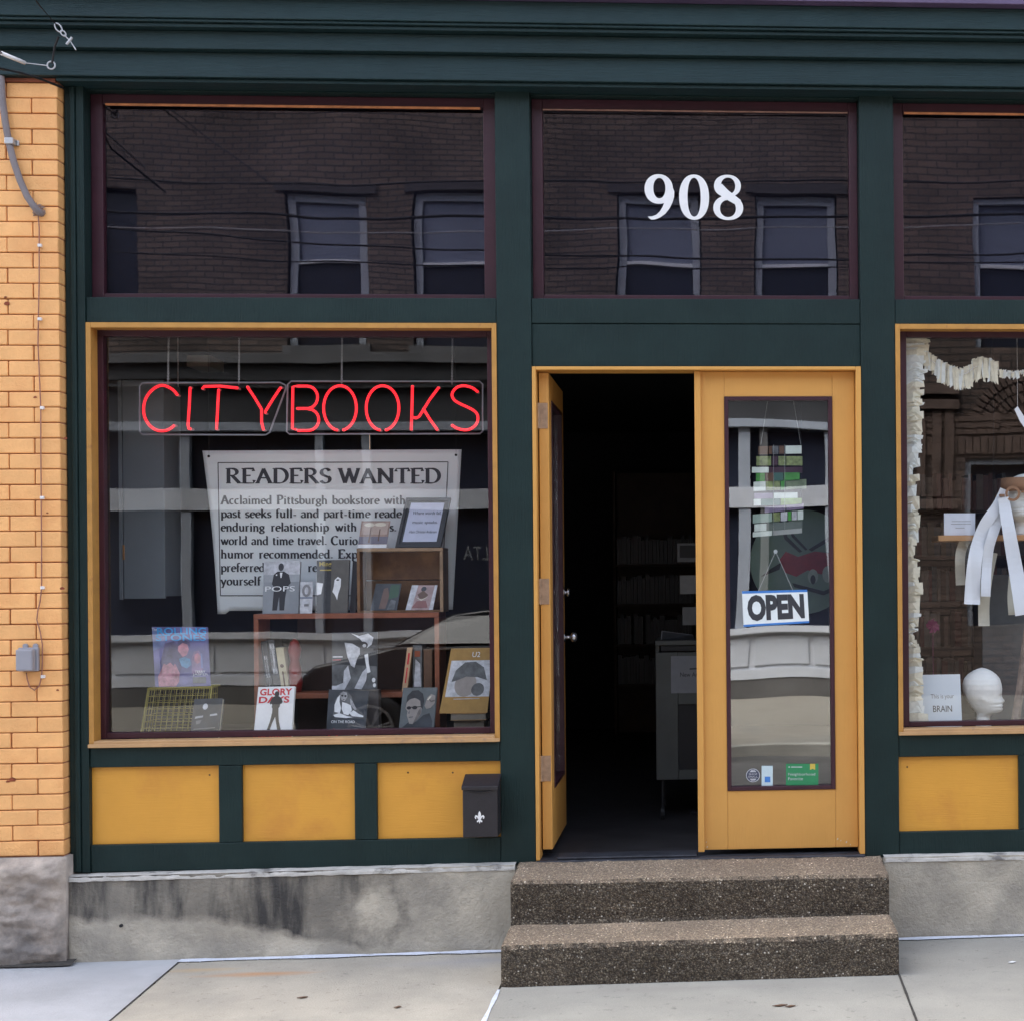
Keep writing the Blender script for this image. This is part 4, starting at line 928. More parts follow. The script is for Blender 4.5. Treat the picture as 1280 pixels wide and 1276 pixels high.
# red vase-like figure
rv = MB(); c = P(368, 865, .50); prof_ = [(.0, 0), (.030, 0), (.036, .05), (.030, .11), (.022, .15), (.032, .20), (.020, .235), (.008, .25), (0, .252)]
rv.grid(lambda u, v: (c.x+prof_[min(8, int(round(v*8)))][0]*cos(2*pi*u), .51+prof_[min(8, int(round(v*8)))][0]*sin(2*pi*u), SZ+prof_[min(8, int(round(v*8)))][1]), 16, 8, closed_u=True)
rv.build('red_vase', mat('dark_red_glaze', (.22, .012, .012), .3, .2), None, smooth=True, label='dark red narrow vase behind the leaning books in the low bookcase', cat='vase')
spine_book('thin pale orange paperback leaning in the right part of the low bookcase', 502, 508.5, 809, .44, 7, K('spine_peach', (.55, .36, .22)), [(Kred, [(.35, .62), (.65, .62), (.65, .88), (.35, .88)]), (Kred, [(.38, .2), (.62, .2), (.62, .55), (.38, .55)])])
spine_book('worn grey book with a red top to its spine', 516, 527.5, 806, .46, 0, Kmid, [(Kpale, [(.1, .1), (.9, .1), (.8, .6), (.3, .7)]), (K('spine_rust', (.3, .08, .04)), [(.2, .75), (.8, .75), (.8, .88), (.2, .88)])])
spine_book('brown book nearest the right side board of the low bookcase', 529.5, 540, 811, .46, 0, Kbrown)
# things on top of the bookcase
TZ = szt+.0008
book('grey book titled POPS with a man in a dark suit on its cover', [(328, 763.5), (373, 763.5), (375.5, 700.5), (330, 701.5)], .45, .05, .02, K('cover_soft_grey', (.27, .29, .31), var=.2, scale=6), [
    (Kpale, [(.0, .62), (1, .62), (1, 1), (0, 1)]), (K('cover_soft_grey2', (.33, .35, .37)), [(.0, .60), (1, .60), (1, .74), (0, .74)]),
    (Kblack, [(.27, .06), (.30, .5), (.24, .56), (.28, .74), (.38, .80), (.56, .80), (.70, .74), (.76, .58), (.66, .50), (.62, .3), (.60, .06), (.47, .06), (.45, .32), (.40, .06)]), (Kdark, ell(.48, .885, .075, .075)),
    (Kwhite, [(.45, .78), (.52, .78), (.50, .68), (.47, .68)]), (Kwhite, ell(.36, .735, .02, .015)), (Kwhite, 'text', 'POPS', .06, .42, .88, .52, .0)], zrest=TZ)
book('small pale card with a printed price standing right of the suited man', [(374.5, 763), (390, 763), (391.5, 727), (375.5, 727)], .44, .02, .002, Kpale, [
    (Kgrey, ell(.5, .72, .35, .2)), (Kpale, ell(.5, .72, .15, .12)), (K('card_blue_grey', (.2, .23, .3)), [(0, .47), (1, .47), (1, .52), (0, .52)]), (Kgrey, [(.35, .22), (.72, .22), (.72, .30), (.35, .30)])], zrest=TZ, cat='card', name='price_card', pages=False)
book('black book with yellow title and white faces on its cover', [(396, 764), (434, 764), (437, 699), (396, 700)], .45, .04, .02, Kdark, [
    (Kyel, 'text', 'Mingus', .08, .86, .62, .97, .02), (Kyel, [(.1, .8), (.6, .8), (.6, .82), (.1, .82)]), (K('cover_brown_grey', (.10, .095, .085)), [(.45, 0), (1, 0), (1, 1), (.45, 1)]),
    (Kwhite, [(.0, .34), (.14, .36), (.2, .56), (.0, .58)]), (Kwhite, [(.50, .40), (.58, .34), (.66, .24), (.68, .34), (.76, .5), (.76, .64), (.66, .68), (.56, .62), (.54, .5)]), (Kdark, ell(.66, .62, .05, .015))], zrest=TZ)
book('narrow black book beside the wooden crate', [(437, 764), (444, 764), (449, 702), (441, 700)], .48, .03, .02, Kblack, zrest=TZ)
# wooden crate
crm = mat('old_pine_board', (.20, .105, .045), .6, .35, 7, .15, 40, c2=(.11, .05, .022), mask_scale=4, mask=(.48, .62)); crm2 = mat('pale_pine_board', (.30, .20, .12), .6, .3, 9, .1, 40)
YC0, YC1 = .45, .60
cx0, cx1 = P(446, 720, YC0).x, P(554, 720, YC0).x; czt = P(500, 684.5, YC0).z
cr_ = base('wooden_crate', ((cx0+cx1)/2, .53, szt), 'old brown wooden crate open to the street on top of the low bookcase', 'crate')
bx('top_board', crm2, cr_, cx0, cx1, YC0, YC1, czt-.016, czt, .002); bx('side_board', crm, cr_, cx0, cx0+.014, YC0+.001, YC1, szt+.0005, czt-.0165, .002)
bx('side_board', crm2, cr_, cx1-.016, cx1, YC0, YC1, szt+.0005, czt-.0165, .002); bx('back_board', crm, cr_, cx0+.0145, cx1-.0165, YC1-.014, YC1, szt+.0005, (szt+czt)/2-.002, .001)
bx('back_board', crm, cr_, cx0+.0145, cx1-.0165, YC1-.012, YC1, (szt+czt)/2+.002, czt-.0165, .001); bx('bottom_board', crm, cr_, cx0+.0145, cx1-.0165, YC0+.001, YC1-.0145, szt+.0005, szt+.010, .001)
CZ = szt+.0108
book('dark framed photo leaning in the wooden crate', [(463, 760), (496, 761), (502, 729), (470, 729)], .475, .05, .006, Kdark, [
    (K('photo_brown', (.14, .08, .06)), [(.3, .06), (.55, .06), (.62, .5), (.5, .85), (.35, .8)]), (K('photo_green', (.03, .08, .04)), [(.6, .4), (.95, .5), (.95, .95), (.6, .95)]), (Kmid, [(.62, .02), (.9, .02), (.9, .35), (.7, .4)])], zrest=CZ, cat='photo', name='photo_card', pages=False)
book('pinkish photo card of a seated figure leaning in the wooden crate', [(507, 762), (541, 762), (547, 731), (515, 731)], .475, .05, .006, K('photo_pink_grey', (.38, .27, .26), var=.3), [
    (Kpale, [(0, 0), (.2, 0), (.25, 1), (.0, 1)]), (Kpale, [(.85, 0), (1, 0), (1, 1), (.9, 1)]), (Kdark, ell(.5, .84, .1, .1)), (Kbrown, [(.3, .62), (.5, .78), (.72, .6), (.6, .45), (.42, .45)]), (Kpage, [(.25, .52), (.5, .42), (.75, .55), (.5, .36)]), (K('photo_red_brown', (.25, .1, .09)), [(.2, .08), (.8, .08), (.68, .36), (.34, .36)])], zrest=CZ, cat='photo', name='photo_card', pages=False)
QZ = czt+.0008
book('small sepia beach postcard with white bottom edge on the wooden crate', [(447, 682.5), (483, 682.5), (488, 651), (452, 651)], .475, .03, .004, Ksepia, [
    (K('card_sand', (.42, .33, .28)), [(.05, .5), (.95, .5), (.95, .95), (.05, .95)]), (K('card_sea', (.16, .15, .19)), [(0, .15), (1, .15), (1, .42), (0, .42)]), (Kbrown, [(.33, .2), (.39, .2), (.38, .75), (.35, .75)]), (Kbrown, [(.66, .25), (.70, .25), (.70, .7), (.67, .7)]),
    (Kpage, ell(.3, .85, .18, .07)), (Kpage, ell(.68, .86, .2, .07)), (Kwhite, [(0, 0), (1, 0), (1, .13), (0, .13)])], zrest=QZ, cat='postcard', name='postcard', pages=False)
o, M, n = book('black picture frame holding a white printed quotation on the crate', [(494, 684), (551, 684), (563.5, 622.5), (508, 622.5)], .475, .06, .016, K('frame_black', (.018, .018, .02)), [
    (K('card_bluish_white', (.50, .54, .68), var=.05), [(.13, .12), (.88, .12), (.88, .90), (.13, .90)]), (Kdark, 'text', 'Where words fail,', .22, .65, .86, .73, .006), (Kdark, 'text', 'music speaks.', .26, .46, .82, .54, .006),
    (Kdark, 'text', '-Hans Christian Andersen', .22, .29, .84, .345, .004)], zrest=QZ, cat='picture frame', name='picture_frame', pages=False)
MBf = MB()
for a, b_, c2_, d_ in (((0, 0), (1, 0), (.93, .075), (.07, .075)), ((1, 0), (1, 1), (.93, .94), (.93, .075)), ((1, 1), (0, 1), (.07, .94), (.93, .94)), ((0, 1), (0, 0), (.07, .075), (.07, .94))):
    MBf.prism([M(*a, .006), M(*b_, .006), M(*c2_, .006), M(*d_, .006)], -n*.0055)
MBf.build('frame_moulding', C_['frame_black'], o, .001)
# front row, right half
blk = MB().box(P(412, 870, .37).x, P(474, 870, .37).x, .355, .415, ZF, P(440, 861, .38).z-.001).build('display_block', baym, None, .003, label='dark block under the large black and white photo book', cat='display block')
PZ = P(440, 861, .38).z
book('large black and white photo book of leaping figures on the dark block', [(415, 860), (471, 860), (471.5, 789), (415, 790)], .365, .03, .015, Kmid, [
    (Kdark, [(0, .45), (1, .4), (1, 1), (0, 1)]), (Kpale, [(.28, .82), (.45, .80), (.62, .72), (.62, .62), (.55, .52), (.50, .38), (.42, .42), (.34, .58)]), (Kpale, [(.42, .98), (.6, .93), (.80, .97), (.92, .9), (.88, .78), (.78, .72), (.70, .80), (.62, .88)]),
    (Kpale, [(.0, .0), (.28, .0), (.42, .2), (.36, .42), (.27, .33), (.25, .12), (.1, .07), (.0, .07)]), (Kpale, [(.50, .02), (.68, .3), (.80, .40), (.76, .15), (.66, .0)]), (Kwhite, [(.72, .60), (.80, .62), (.82, .45), (.86, .3), (.79, .28)]),
    (Kwhite, ell(.93, .16, .04, .04)), (Kwhite, ell(.95, .07, .035, .035)), (Kpale, [(.02, .56), (.24, .56), (.24, .585), (.02, .585)]), (Kred, [(.02, .515), (.2, .515), (.2, .525), (.02, .525)]), (Kblack, ell(.70, .77, .1, .06)), (Kpale, ell(.72, .76, .04, .03))], zrest=PZ)
Ksoft = K('print_soft_grey', (.34, .34, .35), var=.4, scale=45)
book('black book with a white seated figure and red script lettering', [(407, 917), (455, 917), (461, 863), (411, 861)], .24, .05, .02, Kslate, [
    (Kmid, [(.14, .48), (.18, .8), (.3, .95), (.46, .98), (.58, .88), (.66, .7), (.95, .5), (.95, .42)]), (Kwhite, [(.18, .56), (.17, .70), (.23, .84), (.29, .90), (.29, .76), (.34, .64), (.32, .54)]), (Ksoft, [(.30, .93), (.36, .97), (.46, .95), (.48, .86), (.42, .78), (.34, .80), (.30, .86)]), (Kdark, ell(.35, .885, .03, .02)), (Kdark, ell(.43, .88, .03, .02)), (Kdark, [(.36, .82), (.42, .82), (.40, .80)]),
    (Kwhite, [(.36, .76), (.46, .74), (.58, .70), (.62, .60), (.54, .50), (.42, .52), (.36, .62)]), (Ksoft, [(.55, .84), (.58, .70), (.70, .60), (.74, .62), (.62, .78)]), (Kwhite, [(.56, .54), (.66, .60), (.80, .53), (.93, .49), (.92, .46), (.78, .47), (.64, .48)]), (Kwhite, [(.16, .50), (.30, .54), (.52, .48), (.66, .46), (.5, .44), (.2, .46)]),
    (Kwhite, 'text', 'ON THE ROAD', .12, .34, .72, .395, .006), (Kred, [(.02, .1), (.2, .24), (.22, .2), (.1, .08)]), (Kred, [(.25, .08), (.4, .22), (.52, .23), (.6, .14), (.57, .12), (.5, .2), (.4, .19), (.28, .06)]), (Kred, [(.1, .18), (.8, .20), (.8, .22), (.1, .2)]), (Kwhite, [(.66, .17), (.84, .12), (.80, .08), (.72, .12)])], zrest=ZF)
book('grey book with a man in dark glasses raising a fist to his head', [(497, 917), (541, 917), (546.5, 858.5), (504, 859)], .25, .05, .02, K('cover_grey_green', (.12, .135, .14), var=.25, scale=10), [
    (Kslate, [(.0, .0), (.95, .0), (.94, .34), (.84, .50), (.66, .46), (.48, .34), (.28, .34), (.08, .22)]), (Kskin, [(.16, .74), (.34, .80), (.54, .76), (.60, .62), (.60, .50), (.50, .38), (.38, .29), (.28, .30), (.24, .38), (.19, .46), (.20, .54), (.13, .60)]), (Kdark, [(.14, .70), (.15, .84), (.28, .94), (.46, .95), (.60, .88), (.66, .74), (.63, .58), (.57, .62), (.54, .74), (.40, .80), (.24, .78)]),
    (K('print_face_shade', (.17, .15, .14), var=.3), [(.44, .40), (.52, .56), (.58, .62), (.59, .50), (.50, .38), (.38, .29)]), (Kblack, ell(.23, .605, .065, .032)), (Kblack, ell(.40, .61, .075, .034)), (Kblack, [(.26, .625), (.58, .635), (.58, .62), (.26, .608)]), (Kmid, [(.25, .43), (.38, .44), (.37, .42), (.26, .41)]), (Kmid, [(.26, .56), (.22, .50), (.27, .49)]),
    (Kskin, [(.68, .64), (.74, .80), (.84, .87), (.97, .84), (.98, .70), (.86, .60), (.74, .58)]), (K('print_face_shade', (.17, .15, .14)), [(.78, .80), (.86, .74), (.97, .76), (.97, .73), (.86, .71), (.77, .77)]), (Kpage, [(.74, .76), (.80, .82), (.86, .84), (.84, .80), (.78, .75)]), (Kpale, [(.1, .03), (.8, .03), (.8, .038), (.1, .038)])], zrest=ZF)
# kraft coloured record sleeve on its stand: a plain portrait stand-in
dz = P(580, 889, .30).z
x0_, x1_ = P(567, 900, .30).x, P(606, 900, .30).x; zA, zB = P(580, 899, .30).z, P(580, 891, .27).z
def flat_book(label, x0, x1, y0, y1, z0, z1, cov):
    o = base('book', ((x0+x1)/2, (y0+y1)/2, z0), label, 'book'); t = .002
    bx('cover', cov, o, x0, x1, y0, y1, z0, z0+t, 0); bx('cover', cov, o, x0, x1, y0, y1, z1-t, z1, 0)
    bx('pages', Kpage2, o, x0+.002, x1-.002, y0+.003, y1-.002, z0+t+.0003, z1-t-.0003, 0)
Kpage2 = K('grey_brown_pages', (.20, .175, .14), rough=.9, scale=200)
flat_book('thick grey-brown book lying flat at the bottom of the pile under the ochre book', x0_, x1_, .29, .42, ZF+.0005, zA-.0005, mat('grey_brown_cover', (.15, .13, .10), .8))
flat_book('kraft brown book lying flat on top of the pile under the ochre book', x0_-.010, x1_+.010, .27, .42, zA, zB, mat('kraft_cover', (.34, .20, .09), .85, .15, 20))
book('ochre book titled U2 with a grey portrait, on a pile of two flat books', [(549, 886), (609, 888), (617.5, 809), (564, 810)], .275, .055, .012, Kochre, [
    (Kpale, [(.06, .25), (1.0, .25), (1.0, .81), (.06, .81)]), (Kskin, ell(.46, .44, .24, .19)), (Kmid, [(.14, .48), (.2, .66), (.38, .78), (.62, .79), (.82, .70), (.92, .5), (.7, .55), (.45, .56), (.25, .50)]), (Kmid, ell(.74, .36, .14, .1)),
    (Kwhite, 'text', 'U2', .52, .86, .70, .94, .0), (Kpale, [(.25, .21), (.8, .215), (.8, .225), (.25, .22)])], zrest=P(580, 891, .27).z+.001)
# grey folding panels hung at the left of the bay
gp = mat('grey_painted_board', (.16, .185, .20), .6, .1, 3)
x0_, x1_ = P(141, 600, .62).x, P(155, 600, .62).x; x2_ = P(207, 600, .62).x; zt_ = P(170, 476, .62).z; zb_ = P(170, 748, .62).z
cb = base('grey_cupboard', (x1_, .7, zb_), 'tall grey cupboard hung inside the left edge of the window', 'cupboard')
bx('cupboard_door', gp, cb, x1_+.002, x2_, .60, .618, zb_, zt_, .003); bx('cupboard_door', gp, cb, x0_, x1_-.002, .60, .618, zb_-.004, zt_, .003)
mb = MB(); mb.box(x0_+.002, x2_-.002, .62, .85, zb_+.01, zt_-.005); mb.box(-2.7505, x0_+.003, .70, .84, zt_-.3, zt_-.02); mb.build('cupboard_body', gp, cb, .003)
q = P(154.5, 690, .597); bx('brass_hinge', mat('old_brass', (.5, .25, .08), .4, .2, metal=.6), cb, q.x-.004, q.x+.004, .5945, .60, q.z-.035, q.z+.035, .001)
# pull cord
a = P(222.5, 440, .9); b = P(223.5, 678, .9); a.z = 2.859
MB().tube([a, b], .0018, 5).build('pull_cord', whiteplas, None, label='thin white pull cord hanging between the grey cupboard and the banner', cat='cord')
# pale ceiling light fitting seen at the top of the window
for (px0, px1, py0, py1, d, lb) in ((224, 262, 423, 433, 1.6, 'pale fluorescent ceiling fitting behind the top of the left window'), (158, 172, 425, 446, 1.1, 'small pale square fitting near the top left corner inside the window')):
    a, b = P(px0, py1, d), P(px1, py0, d)
    t_ = base('ceiling_fitting', (a.x, d, a.z), lb, 'light fitting'); bx('fitting_body', K('fitting_pale', (.5, .46, .38)), t_, a.x, b.x, d, d+.25, a.z, 2.80, .003); bx('ceiling_rose', whiteplas, t_, a.x+.01, b.x-.01, d+.05, d+.2, 2.8005, 2.859, 0)

# ================================================================== DOORWAY
# closed leaf: OPEN sign, hanging book stack, stickers, round sign behind
YD = .088
def dquad(px, y=YD): return [P(*p, y) for p in px]
bl_, br_, tr_, tl_ = dquad([(929.5, 783), (1011.5, 778), (1009, 736.5), (927.5, 738.5)], .066)
M, n = quad_map(bl_, br_, tr_, tl_)
op = base('open_sign', tuple((bl_+br_)/2), 'white OPEN sign with blue edges hung on the glass of the gold door', 'sign')
mb = MB(); mats = [K('sign_white', (.76, .82, .82), var=.04)]; mb.prism([M(0, 0), M(1, 0), M(1, 1), M(0, 1)], (0, .002, 0))
sb = K('sign_blue', (.05, .20, .55)); paint(mb, M, [(sb, [(0, .93), (1, .93), (1, 1), (0, 1)]), (sb, [(0, 0), (1, 0), (1, .06), (0, .06)]), (ink, 'text', 'OPEN', .07, .14, .94, .89, .055)], mats, -.0001)
mb.build('sign_board', mats, op)
pin = P(969.5, 689, .068)
mb = MB(); mb.tube([M(.25, .99, .0), pin], .0009, 5); mb.tube([pin, M(.78, .99, .0)], .0009, 5); mb.build('sign_string', K('string_grey', (.4, .42, .42)), op)
mb = MB(); mb.tube([pin+Vector((0, .008, 0)), pin-Vector((0, .002, 0))], .009, 14); mb.build('suction_cup', K('cup_grey', (.3, .34, .34)), op)
# stickers on the lower edge of the pane
def sticker(label, px, cover, art, name='sticker', shape=None):
    c = dquad(px, .0685); M, n = quad_map(*c); o = MB(); mats = [cover]
    o.prism([M(u, v) for u, v in (shape or ((0, 0), (1, 0), (1, 1), (0, 1)))], (0, .0008, 0)); paint(o, M, art, mats, -.0001)
    return o.build(name, mats, None, label=label, cat='sticker')
sticker('round navy and white sticker at the bottom of the door glass', [(932.5, 977), (950, 977), (950, 960), (932.5, 960)], K('st_navy', (.05, .06, .10)), [
    (Kpale, ell(.5, .5, .5, .5, 24)), (C_['st_navy'], ell(.5, .5, .45, .45, 24)), (Kpale, [(.25, .74), (.75, .74), (.62, .88), (.38, .88)]), (Kpale, [(.25, .26), (.75, .26), (.62, .12), (.38, .12)]), (Kpale, 'text', 'SHOP', .2, .52, .8, .66), (Kpale, 'text', 'SMALL', .16, .33, .84, .47)], shape=ell(.5, .5, .5, .5, 24))
sticker('white card sticker with a blue square at the bottom of the door glass', [(952, 982), (966, 982), (966, 956.5), (952, 956.5)], K('st_white', (.55, .68, .72), var=.04), [(sb, [(.28, .19), (.78, .19), (.78, .47), (.28, .47)])])
sticker('green Neighborhood Favorite sticker with a yellow ribbon on the door glass', [(982.5, 981), (1023, 981), (1023, 954), (982.5, 954)], K('st_green', (.03, .25, .10), var=.05), [
    (K('st_yellow', (.6, .45, .08)), [(.74, .72), (.82, .77), (.9, .72), (.9, 1), (.74, 1)]), (Kpale, 'text', 'Neighborhood', .07, .42, .90, .58), (Kpale, 'text', 'Favorite', .07, .24, .52, .38), (Kpale, ell(.1, .85, .025, .035, 8)), (Kpale, [(.16, .83), (.5, .83), (.5, .87), (.16, .87)])])
# hanging stack of cut-out book spines
hb = base('hanging_book_stack', tuple(P(972, 674, .13)), 'stack of green and white book spines hanging on strings behind the door glass', 'mobile')
gA, gB, gC, gD, gE = K('spine_white', (.66, .74, .68)), K('spine_moss', (.20, .25, .10), var=.5, scale=50), K('spine_plum', (.05, .02, .035)), K('spine_green', (.06, .28, .05), var=.3, scale=40), K('spine_lilac', (.22, .18, .28))
ST_ = [  # y top, y bottom, tilt left->right (px), segments (x0, x1, material)
 (558, 568, -1, [(948, 960, Kbrown), (961, 965, Kbrown), (965.5, 973, Kmid), (974, 980, Kbrown), (982, 1002, gA)]), (570.5, 582, 0, [(945.5, 964, gB), (965, 972, gC), (973, 982, gB), (983, 1003, gB)]),
 (584, 591, 0, [(940, 961, gA), (961.5, 1003, gC)]), (591.5, 602, -1, [(945, 956, gD), (957, 967, Kbrown), (967.5, 979, K('spine_teal', (.05, .14, .11))), (980, 999.5, gD)]), (602.5, 614, -3.5, [(942, 957, gA), (957.5, 975, gB), (976, 981, gD), (982, 1008, K('spine_sage', (.17, .23, .13), var=.4))]),
 (616.5, 623.5, -1, [(943, 966, gE), (967, 997, gA)]), (624, 632, -1.5, [(942, 951, gA), (951.5, 975, K('spine_teal', (.05, .14, .11))), (976, 1002, K('spine_lime', (.25, .40, .12), var=.3))]), (634, 641, -5, [(956, 982, gE), (983, 1004.5, gE)]),
 (643, 654, -5, [(941, 965, K('spine_mint', (.32, .42, .36))), (966, 975, gB), (976, 984, Kpale), (985, 989, gD), (990, 996, Kpale), (997, 1004, gA)]), (655, 664, -4, [(943, 958, gA), (958.5, 1003, K('spine_grey_green', (.12, .15, .13)))]), (665, 671, -5, [(941, 965, gA), (966, 1002.5, K('spine_silver', (.36, .38, .36)))])]
for k, (ya, yb, tilt, segs) in enumerate(ST_):
    mats = []; mb = MB(); xa, xb = segs[0][0], segs[-1][1]
    for (x0, x1, m_) in segs:
        if m_ not in mats: mats.append(m_)
        f0, f1 = (x0-xa)/(xb-xa)*tilt, (x1-xa)/(xb-xa)*tilt
        mb.prism([P(x0, yb+f0, .125), P(x1, yb+f1, .125), P(x1, ya+f1, .125), P(x0, ya+f0, .125)], (0, .014, 0), mats.index(m_))
    mb.build('spine', mats, hb)
MB().tube([P(966, 460, .14), P(943+8, 556, .132)], .0008, 4).build('string', C_['string_grey'], hb); MB().tube([P(985, 460, .14), P(1001, 556, .132)], .0008, 4).build('string', C_['string_grey'], hb)
for x in (967, 981): MB().tube([P(x, 556, .124), P(x, 668, .124)], .0008, 4).build('string', C_['string_grey'], hb)
bx('hanging_rail', dark, hb, P(955, 460, .14).x, P(995, 460, .14).x, .13, .15, 2.575, 2.60, 0)
# round green sign further inside
rs_y = .8; c = P(1003, 702, rs_y); r_ = (P(1068, 702, rs_y).x-P(1003, 702, rs_y).x)
rs = base('round_sign', (c.x, rs_y, c.z-r_), 'round grey-green sign with a dark red figure seen through the closed door', 'sign')
mb = MB(); mats = [K('round_green', (.13, .20, .16), var=.15, scale=6)]
M2 = lambda u, v, off=0: Vector((c.x-r_+2*r_*u, rs_y-off, c.z-r_+2*r_*v))
mb.prism([M2(u, v) for u, v in ell(.5, .5, .5, .5, 40)], (0, .02, 0))
rd_ = K('round_red', (.22, .018, .02), var=.2); bl2 = K('round_black', (.012, .016, .014)); lt = K('round_pale', (.26, .32, .28))
paint(mb, M2, [(rd_, [(.28, .52), (.34, .60), (.46, .55), (.62, .60), (.78, .58), (.80, .46), (.68, .38), (.55, .42), (.44, .36), (.33, .40)]), (bl2, [(.30, .92), (.36, .74), (.50, .60), (.47, .59), (.33, .72), (.27, .92)]), (bl2, [(.36, .92), (.42, .76), (.55, .62), (.53, .61), (.40, .74), (.335, .92)]),
    (bl2, [(.56, .62), (.76, .74), (.98, .78), (.98, .75), (.78, .71), (.59, .60)]), (bl2, [(.2, .44), (.3, .5), (.28, .43), (.1, .36)]), (lt, ell(.6, .36, .05, .07)), (lt, ell(.74, .38, .05, .08)), (bl2, ell(.60, .33, .025, .045)), (bl2, [(.4, .3), (.7, .22), (.9, .3), (.9, .26), (.7, .18), (.42, .26)])], mats)
mb.build('sign_disc', mats, rs)
mb = MB(); mb.tube([(c.x, rs_y+.01, c.z+r_), (c.x, rs_y+.01, 2.859)], .002, 5); mb.build('hanging_wire', blackm, rs)
# information cart just inside the open doorway
cm = mat('grey_painted_cart', (.075, .08, .075), .6, .12, 5)
YK = 1.15
x0_, x1_ = P(820, 900, YK).x, P(900, 900, YK).x; zb_, zt_ = P(840, 974, YK).z, P(840, 800, YK).z
ct = base('leaflet_cart', ((x0_+x1_)/2, YK+.2, .395), 'grey wheeled leaflet cart standing inside the open doorway', 'cart')
frame4('cart_front', cm, ct, x0_, x1_, zb_, P(840, 815, YK).z, .115, .02, .05, .27, YK, YK+.02, .003)
bx('cart_recess', blackm, ct, x0_+.116, x1_-.021, YK+.0105, YK+.02, zb_+.051, P(840, 815, YK).z-.271, 0)
bx('cart_side', cm, ct, x0_, x0_+.02, YK+.0205, YK+.45, zb_, zt_, .003); bx('cart_side', cm, ct, x1_-.02, x1_, YK+.0205, YK+.45, zb_, zt_, .003); bx('cart_top', cm, ct, x0_, x1_, YK-.003, YK+.02, P(840, 806, YK).z, zt_, .003)
bx('cart_shelf', cm, ct, x0_+.0205, x1_-.0205, YK+.021, YK+.45, zb_, zb_+.02, .001)
for xx in (x0_+.03, x1_-.03):
    for yy in (YK+.03, YK+.40):
        mb = MB(); mb.tube([(xx-.01, yy, .395+.035), (xx+.01, yy, .395+.035)], .035, 14); mb.box(xx-.004, xx+.004, yy-.01, yy+.01, .43, zb_-.0005); mb.build('caster', blackm, ct)
mb = MB(); mb.box(x0_+.03, x1_-.03, YK+.004, YK+.016, P(840, 813, YK).z, P(840, 807, YK).z); mb.build('dark_grille', blackm, ct)
a, b = P(839, 866, YK-.004), P(888, 819, YK-.004)
Mp = lambda u, v, off=0: Vector((a.x+(b.x-a.x)*u, YK-.0035-off, a.z+(b.z-a.z)*v)); mb = MB(); mats = [K('cart_paper', (.17, .18, .20), var=.05)]
mb.prism([Mp(0, 0), Mp(1, 0), Mp(1, 1), Mp(0, 1)], (0, .002, 0)); paint(mb, Mp, [(ink, 'text', 'New Arrivals', .23, .44, .95, .56, .01), (ink, [(.47, .63), (.9, .65), (.9, .69), (.47, .67)])], mats); mb.build('paper_notice', mats, ct)
book('dark framed tray tilted on top of the leaflet cart', [(826, 799), (868, 799), (866, 793), (827, 788)], YK+.08, .03, .01, Kdark, [(Kgrey, [(0, .92), (1, .92), (1, 1), (0, 1)]), (Kgrey, [(0, 0), (.03, 0), (.03, 1), (0, 1)])], zrest=zt_+.001, cat='tray', name='tray', pages=False)
# wall rack boxes right of the doorway
rk_y = 1.3
pole_x = P(885, 800, rk_y).x
rk_ = base('literature_rack', (pole_x, rk_y, .395), 'dark pole rack with three grey boxes behind the closed door leaf', 'rack')
bx('rack_pole', dark, rk_, pole_x, pole_x+.03, rk_y+.06, rk_y+.09, .396, 2.3, .002); bx('rack_foot', dark, rk_, pole_x-.1, pole_x-.002, rk_y+.02, rk_y+.12, .396, .41, .002)
for (xa, ya, yb, mm_) in ((846.5, 678.5, 702, K('rack_grey', (.10, .105, .11))), (850, 718.5, 742, K('rack_light', (.17, .17, .17))), (853, 758, 781, K('rack_grey', (.10, .105, .11)))):
    p0, p1 = P(xa, yb, rk_y), P(884.5, ya, rk_y); mb = MB(); mb.box(p0.x, p1.x, rk_y, rk_y+.012, p0.z, p1.z); mb.box(p0.x, p1.x, rk_y+.0125, rk_y+.06, p0.z, p0.z+.01); mb.box(p0.x, p0.x+.008, rk_y+.0125, rk_y+.06, p0.z+.0105, p1.z)
    if ya < 700: mb.box(p0.x+.014, p1.x-.01, rk_y-.002, rk_y-.0005, p0.z+.022, p1.z-.012, 1)
    mb.build('rack_box', [mm_, blackm], rk_, .001)
